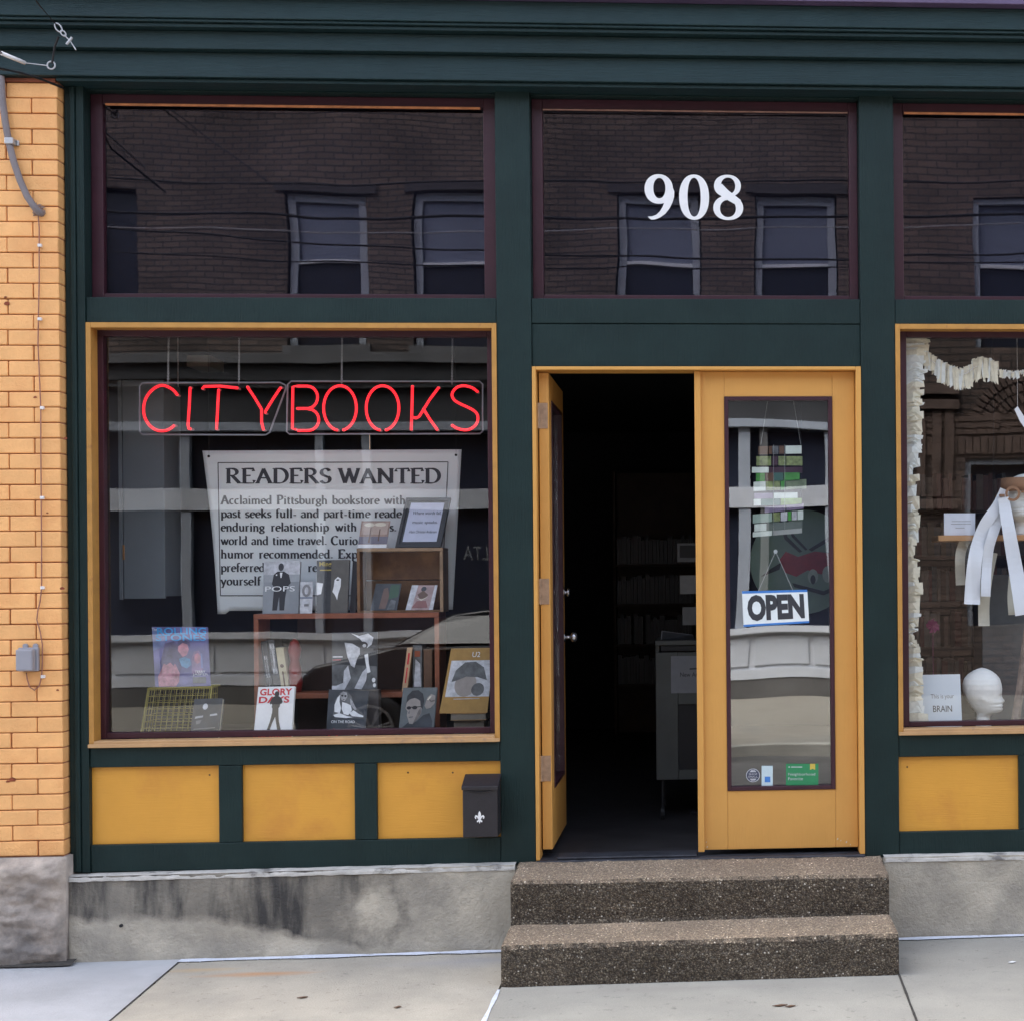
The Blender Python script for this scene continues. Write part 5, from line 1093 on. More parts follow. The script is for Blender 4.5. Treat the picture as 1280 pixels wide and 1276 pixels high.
# dark shelving with books deep in the shop, seen through the doorway and right window
shm = mat('shop_shelf_wood', (.05, .03, .02), .6, .3, 8); 
bookcols = [K('sb%d' % i, c, var=.25) for i, c in enumerate(((.09, .03, .025), (.10, .06, .04), (.05, .04, .035), (.12, .10, .08), (.08, .02, .015), (.035, .045, .05), (.14, .12, .1), (.06, .05, .025)))]
dimcols = [K('dim%d' % i, c, var=.25) for i, c in enumerate(((.012, .010, .010), (.016, .009, .008), (.010, .011, .014), (.02, .018, .016)))]  # near-black book colours, the darkness deep in the shop put into the colour
def shelf_unit(x0, x1, y, zs, top, label, blabel, bgroup, cat='bookshelf', h=.21, dark_=False):
    o = base('bookshelf', ((x0+x1)/2, y, .395), label, cat)
    bx('side_board', shm, o, x0-.02, x0, y, y+.25, .395, top, 0); bx('side_board', shm, o, x1, x1+.02, y, y+.25, .395, top, 0)
    bx('back_board', shm, o, x0+.0005, x1-.0005, y+.235, y+.25, .396, top-.001, 0)
    for z in zs:
        bx('shelf_board', shm, o, x0+.0005, x1-.0005, y, y+.2345, z-.02, z, 0)
        x = x0+.01
        while x < x1-.05:
            w = random.uniform(.018, .042); hh = h*random.uniform(.78, 1.0)
            if random.random() > .06:
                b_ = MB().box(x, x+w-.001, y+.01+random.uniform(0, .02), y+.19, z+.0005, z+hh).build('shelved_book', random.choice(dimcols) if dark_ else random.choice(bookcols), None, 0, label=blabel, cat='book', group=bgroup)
            x += w
shelf_unit(.90, 2.1, 1.9, [.98, 1.24, 1.50, 1.76, 2.02], 2.6, 'tall dark bookshelf full of brown books behind the right window', 'brown book on the tall shelves behind the right window', 'books on the tall shelves behind the right window')
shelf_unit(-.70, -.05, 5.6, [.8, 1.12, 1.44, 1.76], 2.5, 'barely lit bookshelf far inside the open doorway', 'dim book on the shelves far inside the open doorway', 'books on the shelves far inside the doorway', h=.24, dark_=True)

# ================================================================== RIGHT WINDOW DISPLAY
torn = mat('torn_book_page', (.74, .70, .56), .85, .12, 30, c2=(.50, .46, .36), mask_scale=9, mask=(.5, .72))
torn2 = mat('torn_bluish_page', (.72, .75, .72), .85, .12, 30)
def tab(mb, c, du, dv, w, h, y, mi, rag=.18):
    """one torn page tab: c anchor, du across direction, dv hanging direction"""
    n = 3; pts = []
    for i in range(n+1): pts.append((i/n, 0))
    for i in range(n, -1, -1): pts.append((i/n, 1+random.uniform(-rag, rag)))
    yy = random.uniform(0, .012)
    mb.poly([c+du*(w*(a-.5))+dv*(h*b)+Vector((0, y+yy*b, 0)) for a, b in pts], mi)
gl_ = base('paper_garland', tuple(P(1140, 905, .15)), 'ragged garland of torn cream book pages edging the right window', 'garland')
mb = MB(); edge = [(424, 27), (450, 26), (480, 21), (520, 18), (560, 19), (585, 11), (610, 17), (640, 17), (680, 9), (700, 16), (730, 19), (760, 17), (790, 10), (815, 19), (840, 24), (860, 17), (880, 20), (905, 27)]
def ew(y):
    for (a, wa), (b, wb) in zip(edge[:-1], edge[1:]):
        if a <= y <= b: return wa+(wb-wa)*(y-a)/(b-a)
    return 20
y = 421.0
while y < 907:
    hgt = random.choice((3, 4, 5, 7, 10, 14))*random.uniform(.8, 1.2); w = ew(min(905, max(424, y)))+5+random.uniform(-5, 3); x0 = 1128.5 if y < 860 else 1131
    yy = .135+random.uniform(0, .012)
    j = lambda k: random.uniform(-k, k)
    mb.poly([P(x0, y+j(.6), yy+.01), P(x0+w*.6, y-1+j(1), yy-.008), P(x0+w+j(1.2), y-1+j(2), yy+.006), P(x0+w+j(1.2), y+hgt+j(1.5), yy+.004), P(x0+w*.6, y+hgt+2+j(1), yy-.006), P(x0, y+hgt+3, yy+.012)], random.choice((0, 0, 1)))
    y += hgt*.62
mb.build('side_strip', [torn, torn2], gl_)
mb = MB(); mb.tube([P(1131, 418, .15), P(1130, 910, .15)], .002, 5); mb.build('cord', whiteplas, gl_)
top_path = [(1142, 424), (1150, 440), (1160, 450), (1175, 460), (1190, 467), (1205, 470), (1222, 460), (1240, 462), (1262, 468), (1282, 465), (1310, 460), (1345, 448), (1380, 436), (1420, 428)]
mb = MB(); P2_ = sm(top_path, 6)
for i, (x, y) in enumerate(P2_[:-1]):
    up = 9 if x < 1215 else (12 if x < 1250 else 3); dn = 12 if x < 1170 else (16 if x < 1245 else 4)
    for r in range(2):
        w = random.uniform(2.6, 5); xx = x+random.uniform(-1.5, 1.5); a_ = random.uniform(-.22, .22); yy = .15+random.uniform(0, .02)
        mb.poly([P(xx-w/2-a_*8, y-up+random.uniform(-2, 2), yy), P(xx+w/2-a_*8, y-up+random.uniform(-2, 2), yy), P(xx+w/2+a_*8, y+dn+random.uniform(-4.5, 3.5), yy+.006), P(xx-w/2+a_*8, y+dn+random.uniform(-4.5, 3.5), yy+.006)], random.choice((0, 0, 1)))
mb.build('top_swag', [torn, torn2], gl_)
MB().tube([P(x, y-2, .158) for x, y in P2_], .0016, 5).build('cord', whiteplas, gl_)
for x, y in (top_path[0], top_path[-1]):
    q = P(x, y-2, .158); MB().tube([q, Vector((q.x, q.y, 2.859))], .001, 4).build('cord', whiteplas, gl_)
# wooden shelf with brackets of cord
wsm = mat('light_pine_shelf', (.50, .27, .12), .5, .15, 9)
YW = .30
a, b = P(1173, 676, YW), P(1173, 669, YW); xr = P(1440, 672, YW).x
sh = base('hanging_shelf', ((a.x+xr)/2, .38, a.z), 'light wooden shelf hanging in the right window under the small card', 'shelf')
bx('shelf_board', wsm, sh, a.x, xr, YW, YW+.22, a.z, b.z, .002)
for xx in (a.x+.30, xr-.02):
    for yy in (YW+.18,): MB().tube([(xx, yy, b.z), (xx, yy, 2.859)], .0015, 5).build('cord', blackm, sh)
WZ = b.z+.0008
book('small white printed card standing on the light wooden shelf', [(1180, 669), (1219, 669), (1219, 641.5), (1180, 641.5)], YW+.02, .015, .002, K('card_pale_blue', (.72, .75, .82), var=.04), [(Kgrey, [(.25, .62), (.85, .62), (.85, .64), (.25, .64)]), (Kgrey, [(.22, .5), (.86, .5), (.86, .52), (.22, .52)]), (Kgrey, [(.36, .32), (.66, .32), (.66, .34), (.36, .34)])], zrest=WZ, cat='card', name='label_card', pages=False)
# sign "This is your BRAIN"
book('white sheet reading This is your BRAIN beside the foam head', [(1154, 907), (1203, 906), (1200, 842), (1150, 843)], .20, .03, .002, K('sheet_bluish_white', (.70, .77, .82), var=.04, scale=4), [
    (Kgrey, 'text', 'This is your', .24, .56, .82, .66, .0), (Kdark, 'text', 'BRAIN', .28, .35, .76, .46, .004)], zrest=ZF, cat='sign', name='paper_sign', pages=False)
# foam heads
foam = mat('white_foam', (.84, .84, .80), .75, .04, 6, .12, 90)
HP = [(0, .35, .66), (.02, .345, .68), (.07, .35, .665), (.14, .36, .64), (.21, .375, .645), (.25, .375, .70), (.275, .36, .84), (.30, .34, .89), (.335, .30, .905), (.36, .275, .885), (.375, .26, .905), (.395, .25, .91), (.41, .235, .89), (.43, .215, .915), (.455, .19, .945), (.475, .175, .935), (.51, .15, .90), (.55, .12, .885), (.60, .10, .89), (.66, .09, .895), (.74, .09, .88), (.82, .12, .85), (.89, .19, .78), (.95, .30, .68), (.985, .40, .58), (1, .48, .50)]
HW = [(0, .15), (.07, .145), (.14, .13), (.21, .125), (.25, .15), (.30, .19), (.36, .22), (.43, .245), (.5, .265), (.58, .28), (.66, .29), (.74, .285), (.82, .255), (.89, .20), (.95, .13), (.985, .065), (1, .0)]
def interp(t, tab_, k=1):
    for p, q in zip(tab_[:-1], tab_[1:]):
        if p[0] <= t <= q[0]: f = (t-p[0])/(q[0]-p[0]) if q[0] > p[0] else 0; return p[k]+(q[k]-p[k])*f
    return tab_[-1][k]
def head_mesh(base_pt, H_, ang, ws=1.0):
    """foam display head, one continuous surface; local +x is the face direction; ang turns it about z"""
    mb = MB(); nu, nv = 56, 84
    def fn(u, v):
        t = v; xb, xf, hw = interp(t, HP, 1), interp(t, HP, 2), interp(t, HW)
        cx = (xb+xf)/2; rx = (xf-xb)/2; a = 2*pi*u
        ca, sa = cos(a), sin(a); e = .9
        x = cx+rx*math.copysign(abs(ca)**e, ca); yv = hw*math.copysign(abs(sa)**e, sa)
        if ca > 0 and .24 < t < .66:     # narrow the nose ridge, press in the eyes, keep the cheeks
            lat = abs(yv); front = max(0, ca)
            nose = max(0, 1-abs(t-.47)/.075); x -= nose*.05*min(1, (lat/.05)**1.2)*front
            eye = max(0, 1-abs(t-.545)/.045)*max(0, 1-abs(lat-.10)/.07); x -= eye*.035*front
            mouth = max(0, 1-abs(t-.385)/.02)*max(0, 1-lat/.10); x -= mouth*.008
            chin = max(0, 1-abs(t-.30)/.05)*min(1, lat/.12); x -= chin*.03*front
        if .42 < t < .58 and abs(ca+.02) < .22: yv += math.copysign(.018*(1-abs(t-.5)/.08)*(1-abs(ca+.02)/.22), yv)   # ears
        X, Y, Z = (x-.5)*.80*H_, yv*H_*ws, t*H_
        return (base_pt[0]+X*cos(ang)-Y*sin(ang), base_pt[1]+X*sin(ang)+Y*cos(ang), base_pt[2]+Z)
    mb.grid(fn, nu, nv, closed_u=True); return mb
fb, ft = P(1230, 906, .30), P(1230, 834, .30); fh = ft.z-ZF
cxh = (P(1205, 860, .30).x+P(1252, 875, .30).x)/2
head_mesh((cxh-.0*fh, .30, ZF), fh, radians(-12)).build('foam_head', foam, None, smooth=True, label='white foam mannequin head facing right beside the BRAIN sheet', cat='mannequin head')
# second head on the shelf with streamers, cardboard band and glasses
h2h = P(1283, 592, .38).z-WZ; h2c = (P(1281, 640, .38).x, .40, WZ)
head_mesh(h2c, h2h*1.0, radians(-84), 1.22).build('foam_head', foam, None, smooth=True, label='white foam mannequin head on the wooden shelf wearing round cardboard glasses and paper ribbons', cat='mannequin head')
kraft = mat('brown_cardboard', (.30, .16, .085), .8, .12, 14)
mb = MB(); bz0, bz1 = P(1283, 615, .38).z, P(1283, 598, .38).z
def band(u, v): a = 2*pi*u; r = .272*h2h*1.06; return (h2c[0]+r*1.36*cos(a), h2c[1]-.02+r*1.28*sin(a), bz0+(bz1-bz0)*v)
mb.grid(band, 40, 2, closed_u=True); o = mb.build('cardboard_band', kraft, None, smooth=True, label='brown cardboard band around the crown of the head on the wooden shelf', cat='headband'); sm_ = o.modifiers.new('thickness', 'SOLIDIFY'); sm_.thickness = .002
gs = base('cardboard_glasses', (h2c[0], h2c[1]-.11, P(1266, 626, .28).z), 'round brown cardboard glasses on the head on the wooden shelf', 'glasses')
for k, (x, y) in enumerate(((1266, 617), (1290.5, 615.5))):
    q = P(x, y, .27); mb = MB(); R_ = .036; r2_ = .024
    for i in range(24):
        a0, a1 = 2*pi*i/24, 2*pi*(i+1)/24
        mb.prism([q+Vector((R_*cos(a0), 0, R_*sin(a0))), q+Vector((r2_*cos(a0), 0, r2_*sin(a0))), q+Vector((r2_*cos(a1), 0, r2_*sin(a1))), q+Vector((R_*cos(a1), 0, R_*sin(a1)))], (0, .002, 0))
    mb.build('glasses_rim', kraft, gs)
q = P(1278.3, 615, .27); bx('glasses_bridge', kraft, gs, q.x-.008, q.x+.008, .268, .2698, q.z-.004, q.z+.005, 0)
q = P(1255, 619, .27); bx('glasses_arm', kraft, gs, q.x-.018, q.x+.004, .2705, .40, q.z-.006, q.z+.005, 0)
# paper ribbons hanging from the head
rib = mat('white_paper_ribbon', (.78, .80, .84), .7, .05, 5); rib2 = mat('cream_paper_ribbon', (.60, .57, .47), .7, .1, 8)
def ribbon(label, path, w, y, m, y2=None):
    p = sm(path, 5); mb = MB(); n = len(p); vs = []
    for i, (x, yy) in enumerate(p):
        a, b = p[max(0, i-1)], p[min(n-1, i+1)]; dx, dy = b[0]-a[0], b[1]-a[1]; l = sqrt(dx*dx+dy*dy) or 1; ww = w if not isinstance(w, tuple) else w[0]+(w[1]-w[0])*i/(n-1)
        dep = y+((y2 or y)-y)*i/(n-1)+.008*sin(i*.6)
        nx, ny = -dy/l*ww/2, dx/l*ww/2; vs += [P(x+nx, yy+ny, dep), P(x-nx, yy-ny, dep+.01)]
    mb.add(vs, [(2*i, 2*i+1, 2*i+3, 2*i+2) for i in range(n-1)]); o = mb.build('paper_ribbon', m, None, label=label, cat='paper ribbon', group='paper ribbons hanging from the shelved head')
    s_ = o.modifiers.new('thickness', 'SOLIDIFY'); s_.thickness = .0008; return o
ribbon('bluish white paper ribbon bowing out leftmost from the shelved head', [(1256, 612), (1247, 632), (1232, 655), (1222, 682), (1217, 715), (1215, 755)], (12, 20), .29, rib, .24)
ribbon('white paper ribbon crossing in front of the wooden shelf to the lower right', [(1254, 622), (1258, 645), (1264, 680), (1272, 725), (1279, 768)], (14, 20), .26, rib, .22)
ribbon('second white paper ribbon splitting off between the two long ones', [(1250, 640), (1243, 662), (1236, 685), (1233, 715), (1232, 745)], (13, 12), .28, rib, .25)
ribbon('cream paper ribbon hanging straight behind the white ones', [(1240, 690), (1234, 720), (1230, 752), (1230, 782)], (14, 14), .31, rib2)
ribbon('cream paper ribbon hanging below the left end of the wooden shelf', [(1207, 674), (1201, 690), (1200, 710), (1201, 731)], (13, 12), .34, rib2)
ribbon('faint grey paper ribbon behind the crossing white one', [(1266, 720), (1264, 745), (1265, 768)], (10, 9), .32, rib2)
# white paper pointer
c = [P(1268, 512, .2), P(1272, 508, .2), P(1281, 522, .2), P(1296, 548, .2), P(1284, 540, .2), P(1275, 527, .2)]
MB().prism(c, (0, .0015, 0)).build('paper_pointer', rib, None, label='white cut paper sliver hanging above the shelved head', cat='paper cut-out')
a = c[1]; MB().tube([a, Vector((a.x, a.y, 2.859))], .0008, 4).build('hanging_thread', whiteplas, None, label='thread holding the white cut paper sliver', cat='thread')
# pink paper flower and stick
mb = MB(); q = P(1166, 782, .55)
for k in range(9):
    a = k*2*pi/9; r = .030*(1+.3*random.random())
    mb.prism([q, q+Vector((r*cos(a), -.01, r*sin(a))), q+Vector((r*.8*cos(a+.7), .004, r*.8*sin(a+.7)))], (0, .003, 0))
mb.tube([q, (q.x, q.y, ZF)], .0015, 5)
mb.build('paper_flower', K('flower_magenta', (.30, .05, .16)), None, label='small magenta paper flower deep in the right window', cat='paper flower')
a0_, a1_ = P(1268, 905, .24), P(1282, 800, .28); a0_.z = ZF+.01
mb = MB(); mb.tube([a0_, a0_.lerp(a1_, .5)+Vector((.004, 0, 0)), a1_, a1_+(a1_-a0_)*.5], [.022, .019, .017, .012], 7)
mb.build('bark_stick', mat('pale_bark', (.24, .19, .16), .9, .4, 14, .5, 30), None, label='pale peeling bark stick leaning at the right edge of the picture', cat='stick')
# grey box low in the right bay, standing in for a reflected clapboard front
bx_ = MB().box(P(1226, 870, .75).x, P(1345, 870, .75).x, .70, .95, ZF+.0005, P(1240, 718, .75).z).build('grey_reflection_box', mat('grey_reflection_tone', (.11, .12, .125), .6, .25, 6), None, .004, label='grey box standing in for a reflection behind the hanging ribbons', cat='reflection stand-in')

# ================================================================== ACROSS THE STREET (seen in the glass)
def R(px, py, d=12.8):      # a point seen mirrored in the glass, placed across the street
    q = P(px, py, d); return Vector((q.x, .2-d, q.z))
def brick_mat(name, c1, c2, mort, sc=1.0):
    m = bpy.data.materials.new(name); m.use_nodes = True; nt = m.node_tree; L = nt.links; b = nt.nodes['Principled BSDF']; b.inputs['Roughness'].default_value = .9
    geo = nt.nodes.new('ShaderNodeNewGeometry'); sp = nt.nodes.new('ShaderNodeSeparateXYZ'); cb_ = nt.nodes.new('ShaderNodeCombineXYZ'); L.new(geo.outputs['Position'], sp.inputs[0]); L.new(sp.outputs[0], cb_.inputs[0]); L.new(sp.outputs[2], cb_.inputs[1])
    br = nt.nodes.new('ShaderNodeTexBrick'); L.new(cb_.outputs[0], br.inputs['Vector']); br.inputs['Scale'].default_value = 1
    br.inputs['Brick Width'].default_value = .21*sc; br.inputs['Row Height'].default_value = .070*sc; br.inputs['Mortar Size'].default_value = .009; br.inputs['Color1'].default_value = (*c1, 1); br.inputs['Color2'].default_value = (*c2, 1); br.inputs['Mortar'].default_value = (*mort, 1)
    n = N(nt, 'ShaderNodeTexNoise', Scale=.8, Detail=8); L.new(geo.outputs['Position'], n.inputs['Vector']); r = nt.nodes.new('ShaderNodeMapRange'); r.inputs[1].default_value = .3; r.inputs[2].default_value = .7; r.inputs[3].default_value = .65; r.inputs[4].default_value = 1.3; L.new(n.outputs[0], r.inputs[0])
    mx = N(nt, 'ShaderNodeMix', data_type='RGBA', blend_type='MULTIPLY'); mx.inputs[0].default_value = 1; L.new(br.outputs[0], mx.inputs[6]); L.new(r.outputs[0], mx.inputs[7]); L.new(mx.outputs[2], b.inputs['Base Color']); return m
fbrick = brick_mat('far_brown_brick', (.135, .10, .085), (.09, .068, .06), (.035, .030, .03)); fbrick2 = brick_mat('far_dark_brick', (.15, .105, .088), (.10, .073, .062), (.038, .032, .03), 1.25)
fwhite = mat('far_white_trim', (.58, .60, .64), .6, .08, 2); fgrey = mat('far_grey_trim', (.30, .33, .38), .6, .1, 2); fdark = mat('far_dark_window', (.02, .024, .04), .25, .2, 1); fblind = mat('far_window_blind', (.13, .15, .21), .5, .15, 1); fcorn = mat('far_cornice_paint', (.12, .12, .125), .7, .2, 2); fconc = mat('far_base_concrete', (.12, .115, .11), .9, .25, 2)
FY = FW; fdcor = mat('far_dark_cornice', (.045, .046, .05), .7, .2, 2)
ob = base('opposite_shop', (-1.5, FY, .16), 'brown brick building across the street with white shopfront, mirrored in the glass', 'building')
def wall_holes(x0, x1, z0, z1, holes, y, dep, m, parent, name='wall'):
    mb = MB(); XS = sorted({x0, x1, *[h[0] for h in holes], *[h[1] for h in holes]}); ZS = sorted({z0, z1, *[h[2] for h in holes], *[h[3] for h in holes]})
    for xa, xb in zip(XS[:-1], XS[1:]):
        for za, zb in zip(ZS[:-1], ZS[1:]):
            cx, cz = (xa+xb)/2, (za+zb)/2
            if any(h[0] < cx < h[1] and h[2] < cz < h[3] for h in holes): continue
            mb.add([(xa, y, za), (xb, y, za), (xb, y, zb), (xa, y, zb)], [(1, 0, 3, 2)])
    for h in holes:
        a, b, c_, d = h[:4]
        mb.add([(a, y, c_), (b, y, c_), (b, y, d), (a, y, d), (a, y-dep, c_), (b, y-dep, c_), (b, y-dep, d), (a, y-dep, d)], [(0, 1, 5, 4), (3, 7, 6, 2), (0, 4, 7, 3), (1, 2, 6, 5)])
    return mb.build(name, m, parent)
wins = []
for (xa, xb) in ((358, 458), (516, 616), (770, 875), (943, 1045)):
    a, b = R(xa, 243), R(xb, 243); wins.append((a.x, b.x, 4.55, 6.47))
wins.append((-9.6, -8.6, 4.55, 6.47)); wins.append((-7.4, -6.93, 4.95, 6.5))
wins_b = [(3.48, 4.5, 4.55, 6.45), (5.1, 6.1, 4.55, 6.45)]
wall_holes(-14, 2.3, 4.42, 8.0, wins, FY, .14, fbrick, ob)
for k, (a, b, z0, z1) in enumerate(wins):
    w = MB().box(a, b, FY-.16, FY-.141, z0, z1).build('window', fdark, ob)
    if b-a > .6:
        bx('window_frame', fgrey, w, a+.02, a+.11, FY-.14, FY-.07, z0, z1-.02, 0); bx('window_frame', fgrey, w, b-.11, b-.02, FY-.14, FY-.07, z0, z1-.02, 0)
        bx('window_frame', fgrey, w, a+.111, b-.111, FY-.14, FY-.07, z1-.12, z1-.02, 0); zm = R(400, 327).z
        bx('sash_rail', fwhite, w, a+.111, b-.111, FY-.139, FY-.08, zm-.02, zm+.02, 0); bx('blind', fblind, w, a+.112, b-.112, FY-.138, FY-.12, zm+.021, z1-.121, 0)
        bx('window_sill', fcorn, w, a-.05, b+.05, FY-.1, FY+.05, z0-.10, z0-.001, 0)
        bx('lintel', mat('far_lintel', (.05, .045, .05), .8), w, a-.12, b+.12, FY+.001, FY+.03, z1+.001, z1+.10, 0)
# cornice bands and shopfront
for (z0, z1, dy, m_) in ((4.02, 4.10, .16, fcorn), (4.101, 4.30, .22, fdcor), (4.301, 4.42, .30, fcorn), (3.60, 4.019, .06, fdcor), (3.50, 3.599, .12, fgrey)):
    bx('cornice_band', m_, ob, -14, 2.3, FY-.1, FY+dy, z0, z1, 0)
bars = R(300, 625).z
bx('transom_bar', mat('far_pale_bar', (.46, .48, .52), .6, .15, 2), ob, -14, 2.3, FY-.06, FY+.07, bars-.13, bars+.13, 0)
for x in (-13.9, -12, -9.9, -8.1, -6.36, -4.73, -4.15, -2.2, -.2, .51, .73, 1.6, 2.2):
    w_ = .12 if x in (-6.36, .51) else .10
    bx('shopfront_post', fgrey if x != .73 else fcorn, ob, x-w_/2, x+w_/2, FY-.06, FY+.05, 1.01, bars-.131, 0); bx('shopfront_post', fgrey if x != .73 else fcorn, ob, x-w_/2, x+w_/2, FY-.06, FY+.05, bars+.131, 3.499, 0)
bx('dark_glazing', fdark, ob, -14, 2.3, FY-.12, FY-.07, 1.01, 3.499, 0)
bx('window_sill', fwhite, ob, -14, 2.3, FY-.1, FY+.10, .93, 1.009, 0)
bz0, bz1 = .42, .929
bx('bulkhead', fwhite, ob, -14, 2.3, FY-.1, FY+.0, bz0-.02, bz1, 0)
x = -13.9; k = 0
while x < 2.2:
    ww = .62 if k % 3 else .74
    if x+ww < 2.25: bx('bulkhead_panel', mat('far_white_panel', (.54, .56, .60), .6, .05, 2), ob, x, x+ww-.07, FY+.001, FY+.022, bz0+.10, bz1-.05, .004)
    x += ww; k += 1
bx('bulkhead_plinth', fwhite, ob, -14, 2.3, FY-.1, FY+.03, bz0-.06, bz0+.05, 0)
bx('stone_base', fconc, ob, -14, 2.3, FY-.1, FY+.02, -.1, bz0-.061, 0)
# lettering on the far shop window, read mirrored in our glass: LTA
q0 = R(610, 700, 12.7); v, f, asp = sans('LTA', .0); mb = MB()
# text faces the street (+y): it runs towards -x there
mb.add([(q0.x-.03-(.30*a), FY-.068, q0.z+.17*b) for a, b in v], f); mb.build('window_lettering', mat('far_faded_lettering', (.16, .17, .18), .6), ob)
# roof parapet
bx('parapet', fcorn, ob, -14, 2.3, FY-.3, FY+.1, 8.001, 8.15, 0)
bx('building_mass', fcorn, ob, -14, 2.3, FY-9, FY-.5, 0, 7.9, 0)
# corner building with brick arch on the right
oc = base('opposite_arch_house', (6, FY, .16), 'dark brick house across the street with a ringed brick arch, mirrored in the right window', 'building')
ac = R(1290, 545); a1x, a2x = R(1208, 600).x, 5.2; wz = R(1240, 574).z
holes = [(a1x, a2x, 1.0, wz)]+wins_b
wall_holes(2.32, 14, -.1, 8.3, holes, FY, .14, fbrick2, oc)
for k, (a, b, z0, z1) in enumerate(holes):
    w = MB().box(a, b, FY-.16, FY-.141, z0, z1).build('window', fdark, oc); t = .07
    bx('window_frame', fgrey, w, a+.01, a+.01+t, FY-.14, FY-.05, z0, z1-.01, 0); bx('window_frame', fgrey, w, b-.01-t, b-.01, FY-.14, FY-.05, z0, z1-.01, 0); bx('window_frame', fgrey, w, a+.011+t, b-.011-t, FY-.14, FY-.05, z1-.01-t, z1-.01, 0)
    if k: bx('sash_rail', fwhite, w, a+.09, b-.09, FY-.14, FY-.08, 5.58, 5.63, 0); bx('blind', fblind, w, a+.09, b-.09, FY-.14, FY-.13, 5.631, z1-.09, 0)
arb = mat('arch_ring_brick', (.14, .098, .082), .9, .3, 6); mb = MB()
for ri, (r0, r1) in enumerate(((.30, .42), (.445, .57), (.595, .70), (.725, .84))):
    nseg = int(pi*r1/.085)
    for i in range(nseg):
        a0, a1 = pi*i/nseg+.012/r1, pi*(i+1)/nseg-.012/r1; d = .03+.012*(ri % 2)
        mb.prism([(ac.x+r0*cos(a0), FY+.001, ac.z+r0*sin(a0)), (ac.x+r1*cos(a0), FY+.001, ac.z+r1*sin(a0)), (ac.x+r1*cos(a1), FY+.001, ac.z+r1*sin(a1)), (ac.x+r0*cos(a1), FY+.001, ac.z+r0*sin(a1))], (0, d, 0))
mb.build('arch_bricks', arb, oc, kind='stuff')
mb = MB()
for i in range(34): xx = a1x-.6+i*.1; mb.box(xx, xx+.085, FY+.001, FY+.03, wz+.05, wz+.27)
for j in range(3): mb.box(a1x-.7, a1x+2.8, FY+.001, FY+.02+.015*j, wz+.31+j*.085, wz+.31+j*.085+.07)
for xx in (2.55, 2.72, 2.92, 3.08): mb.box(xx, xx+.11, FY+.001, FY+.07, 2.65, 3.75)
for zz in (2.5, 3.76, 3.95): mb.box(2.4, 3.25, FY+.001, FY+.12, zz, zz+.12)
mb.build('brick_mouldings', arb, oc, kind='stuff')
MB().box(-34, -14.02, FY-9, FY, -.1, 7.2).build('far_neighbour', fbrick, None, label='plain brick building at the far left across the street', cat='building')
MB().box(14.02, 34, FY-9, FY, -.1, 7.6).build('far_neighbour', fbrick2, None, label='plain dark brick building at the far right across the street', cat='building')
# neighbours of the shop on our side close the street walls
MB().box(-30, -6.02, 0, 7, -.1, 8.5).build('street_neighbour', brickm, None, label='orange painted building continuing the street left of the brick corner', cat='building')
MB().box(3.42, 30, 0, 7, -.1, 8.5).build('street_neighbour', upm, None, label='red brick building continuing the street right of the shop', cat='building')
bx('upper_brick', brickm, nb, -6.0, -2.76, -.05, .3, 4.2405, 8.4, 0)
bx('sun_block_core', brickm, nb, -6.0, -2.86, .3005, 7, -.1, 8.4, 0)  # unseen bulk added so sun cannot pass behind the thin brick wall
# overhead wires seen mirrored in the transoms
wn_ = 0
for lab, pts, y, r in (('upper thin black wire high across the far windows', [(118, 222), (350, 230), (612, 229), (680, 229), (1060, 229), (1280, 228)], 9.5, .010), ('thick black cable above the sash windows', [(150, 265), (400, 273), (610, 273), (760, 275), (1060, 271), (1280, 269)], 9.0, .016),
        ('pale thin wire just below the thick cable', [(120, 285), (400, 291), (610, 291), (780, 287), (1060, 286), (1280, 280)], 8.0, .007), ('black wire sagging past the far meeting rails', [(150, 288), (400, 306), (610, 314), (800, 322), (1050, 325), (1280, 316)], 8.6, .010),
        ('lowest thin black wire across the far sash windows', [(150, 317), (400, 329), (610, 332), (760, 335), (1050, 334), (1280, 326)], 9.2, .008)):
    pp = [R(x, yy, y) for x, yy in pts]; a, b = pp[0], pp[-1]; pp = [a+(a-b)*1.6+Vector((0, 0, 1.0))]+pp+[b+(b-a)*1.4+Vector((0, 0, .9))]
    MB().tube(pp, r, 5).build('street_wire', alum if 'pale' in lab else blackm, None, label=lab, cat='wire', group='overhead wires across the street')
MB().tube([R(150, 85, 10.5), R(215, 140, 10.5), R(335, 226, 10.5)], .008, 5).build('street_wire', blackm, None, label='slanting black service wire left in the transom reflection', cat='wire', group='overhead wires across the street')
# dark parked car
carp = mat('black_car_paint', (.012, .013, .016), .18, .05, spec=.6); carg = mat('car_glass', (.01, .012, .015), .06, 0, spec=.8); rimm = mat('silver_rim', (.42, .42, .44), .3, .05, metal=.7); linem = mat('chrome_line', (.6, .62, .66), .2, .02, metal=.8)
CXc, CY0, CY1, CZ0 = -3.95, -8.1, -9.75, -.10
car = base('parked_car', (-1.8, -8.95, CZ0), 'black parked car with silver alloy wheels mirrored in the left shop window', 'car')
fw_, rw_, wr = -3.19, -.95, .335
def cx_(pts): return [(CXc+x, z) for x, z in pts]
KX = .86
body_ = [(0.02, .35), (0, .55), (.05, .78), (.25, .93), (.75, 1.02), (1.15, 1.10), (3.4, 1.14), (4.25, 1.10), (4.38, .95), (4.42, .5), (4.38, .28)]
body_ = [(x*KX, z) for x, z in body_]
def arch(cx, r=.39, n=10): return [(cx+r*cos(pi*i/n), .13+CZ0*0+r*sin(pi*i/n)+.2) for i in range(n+1)]
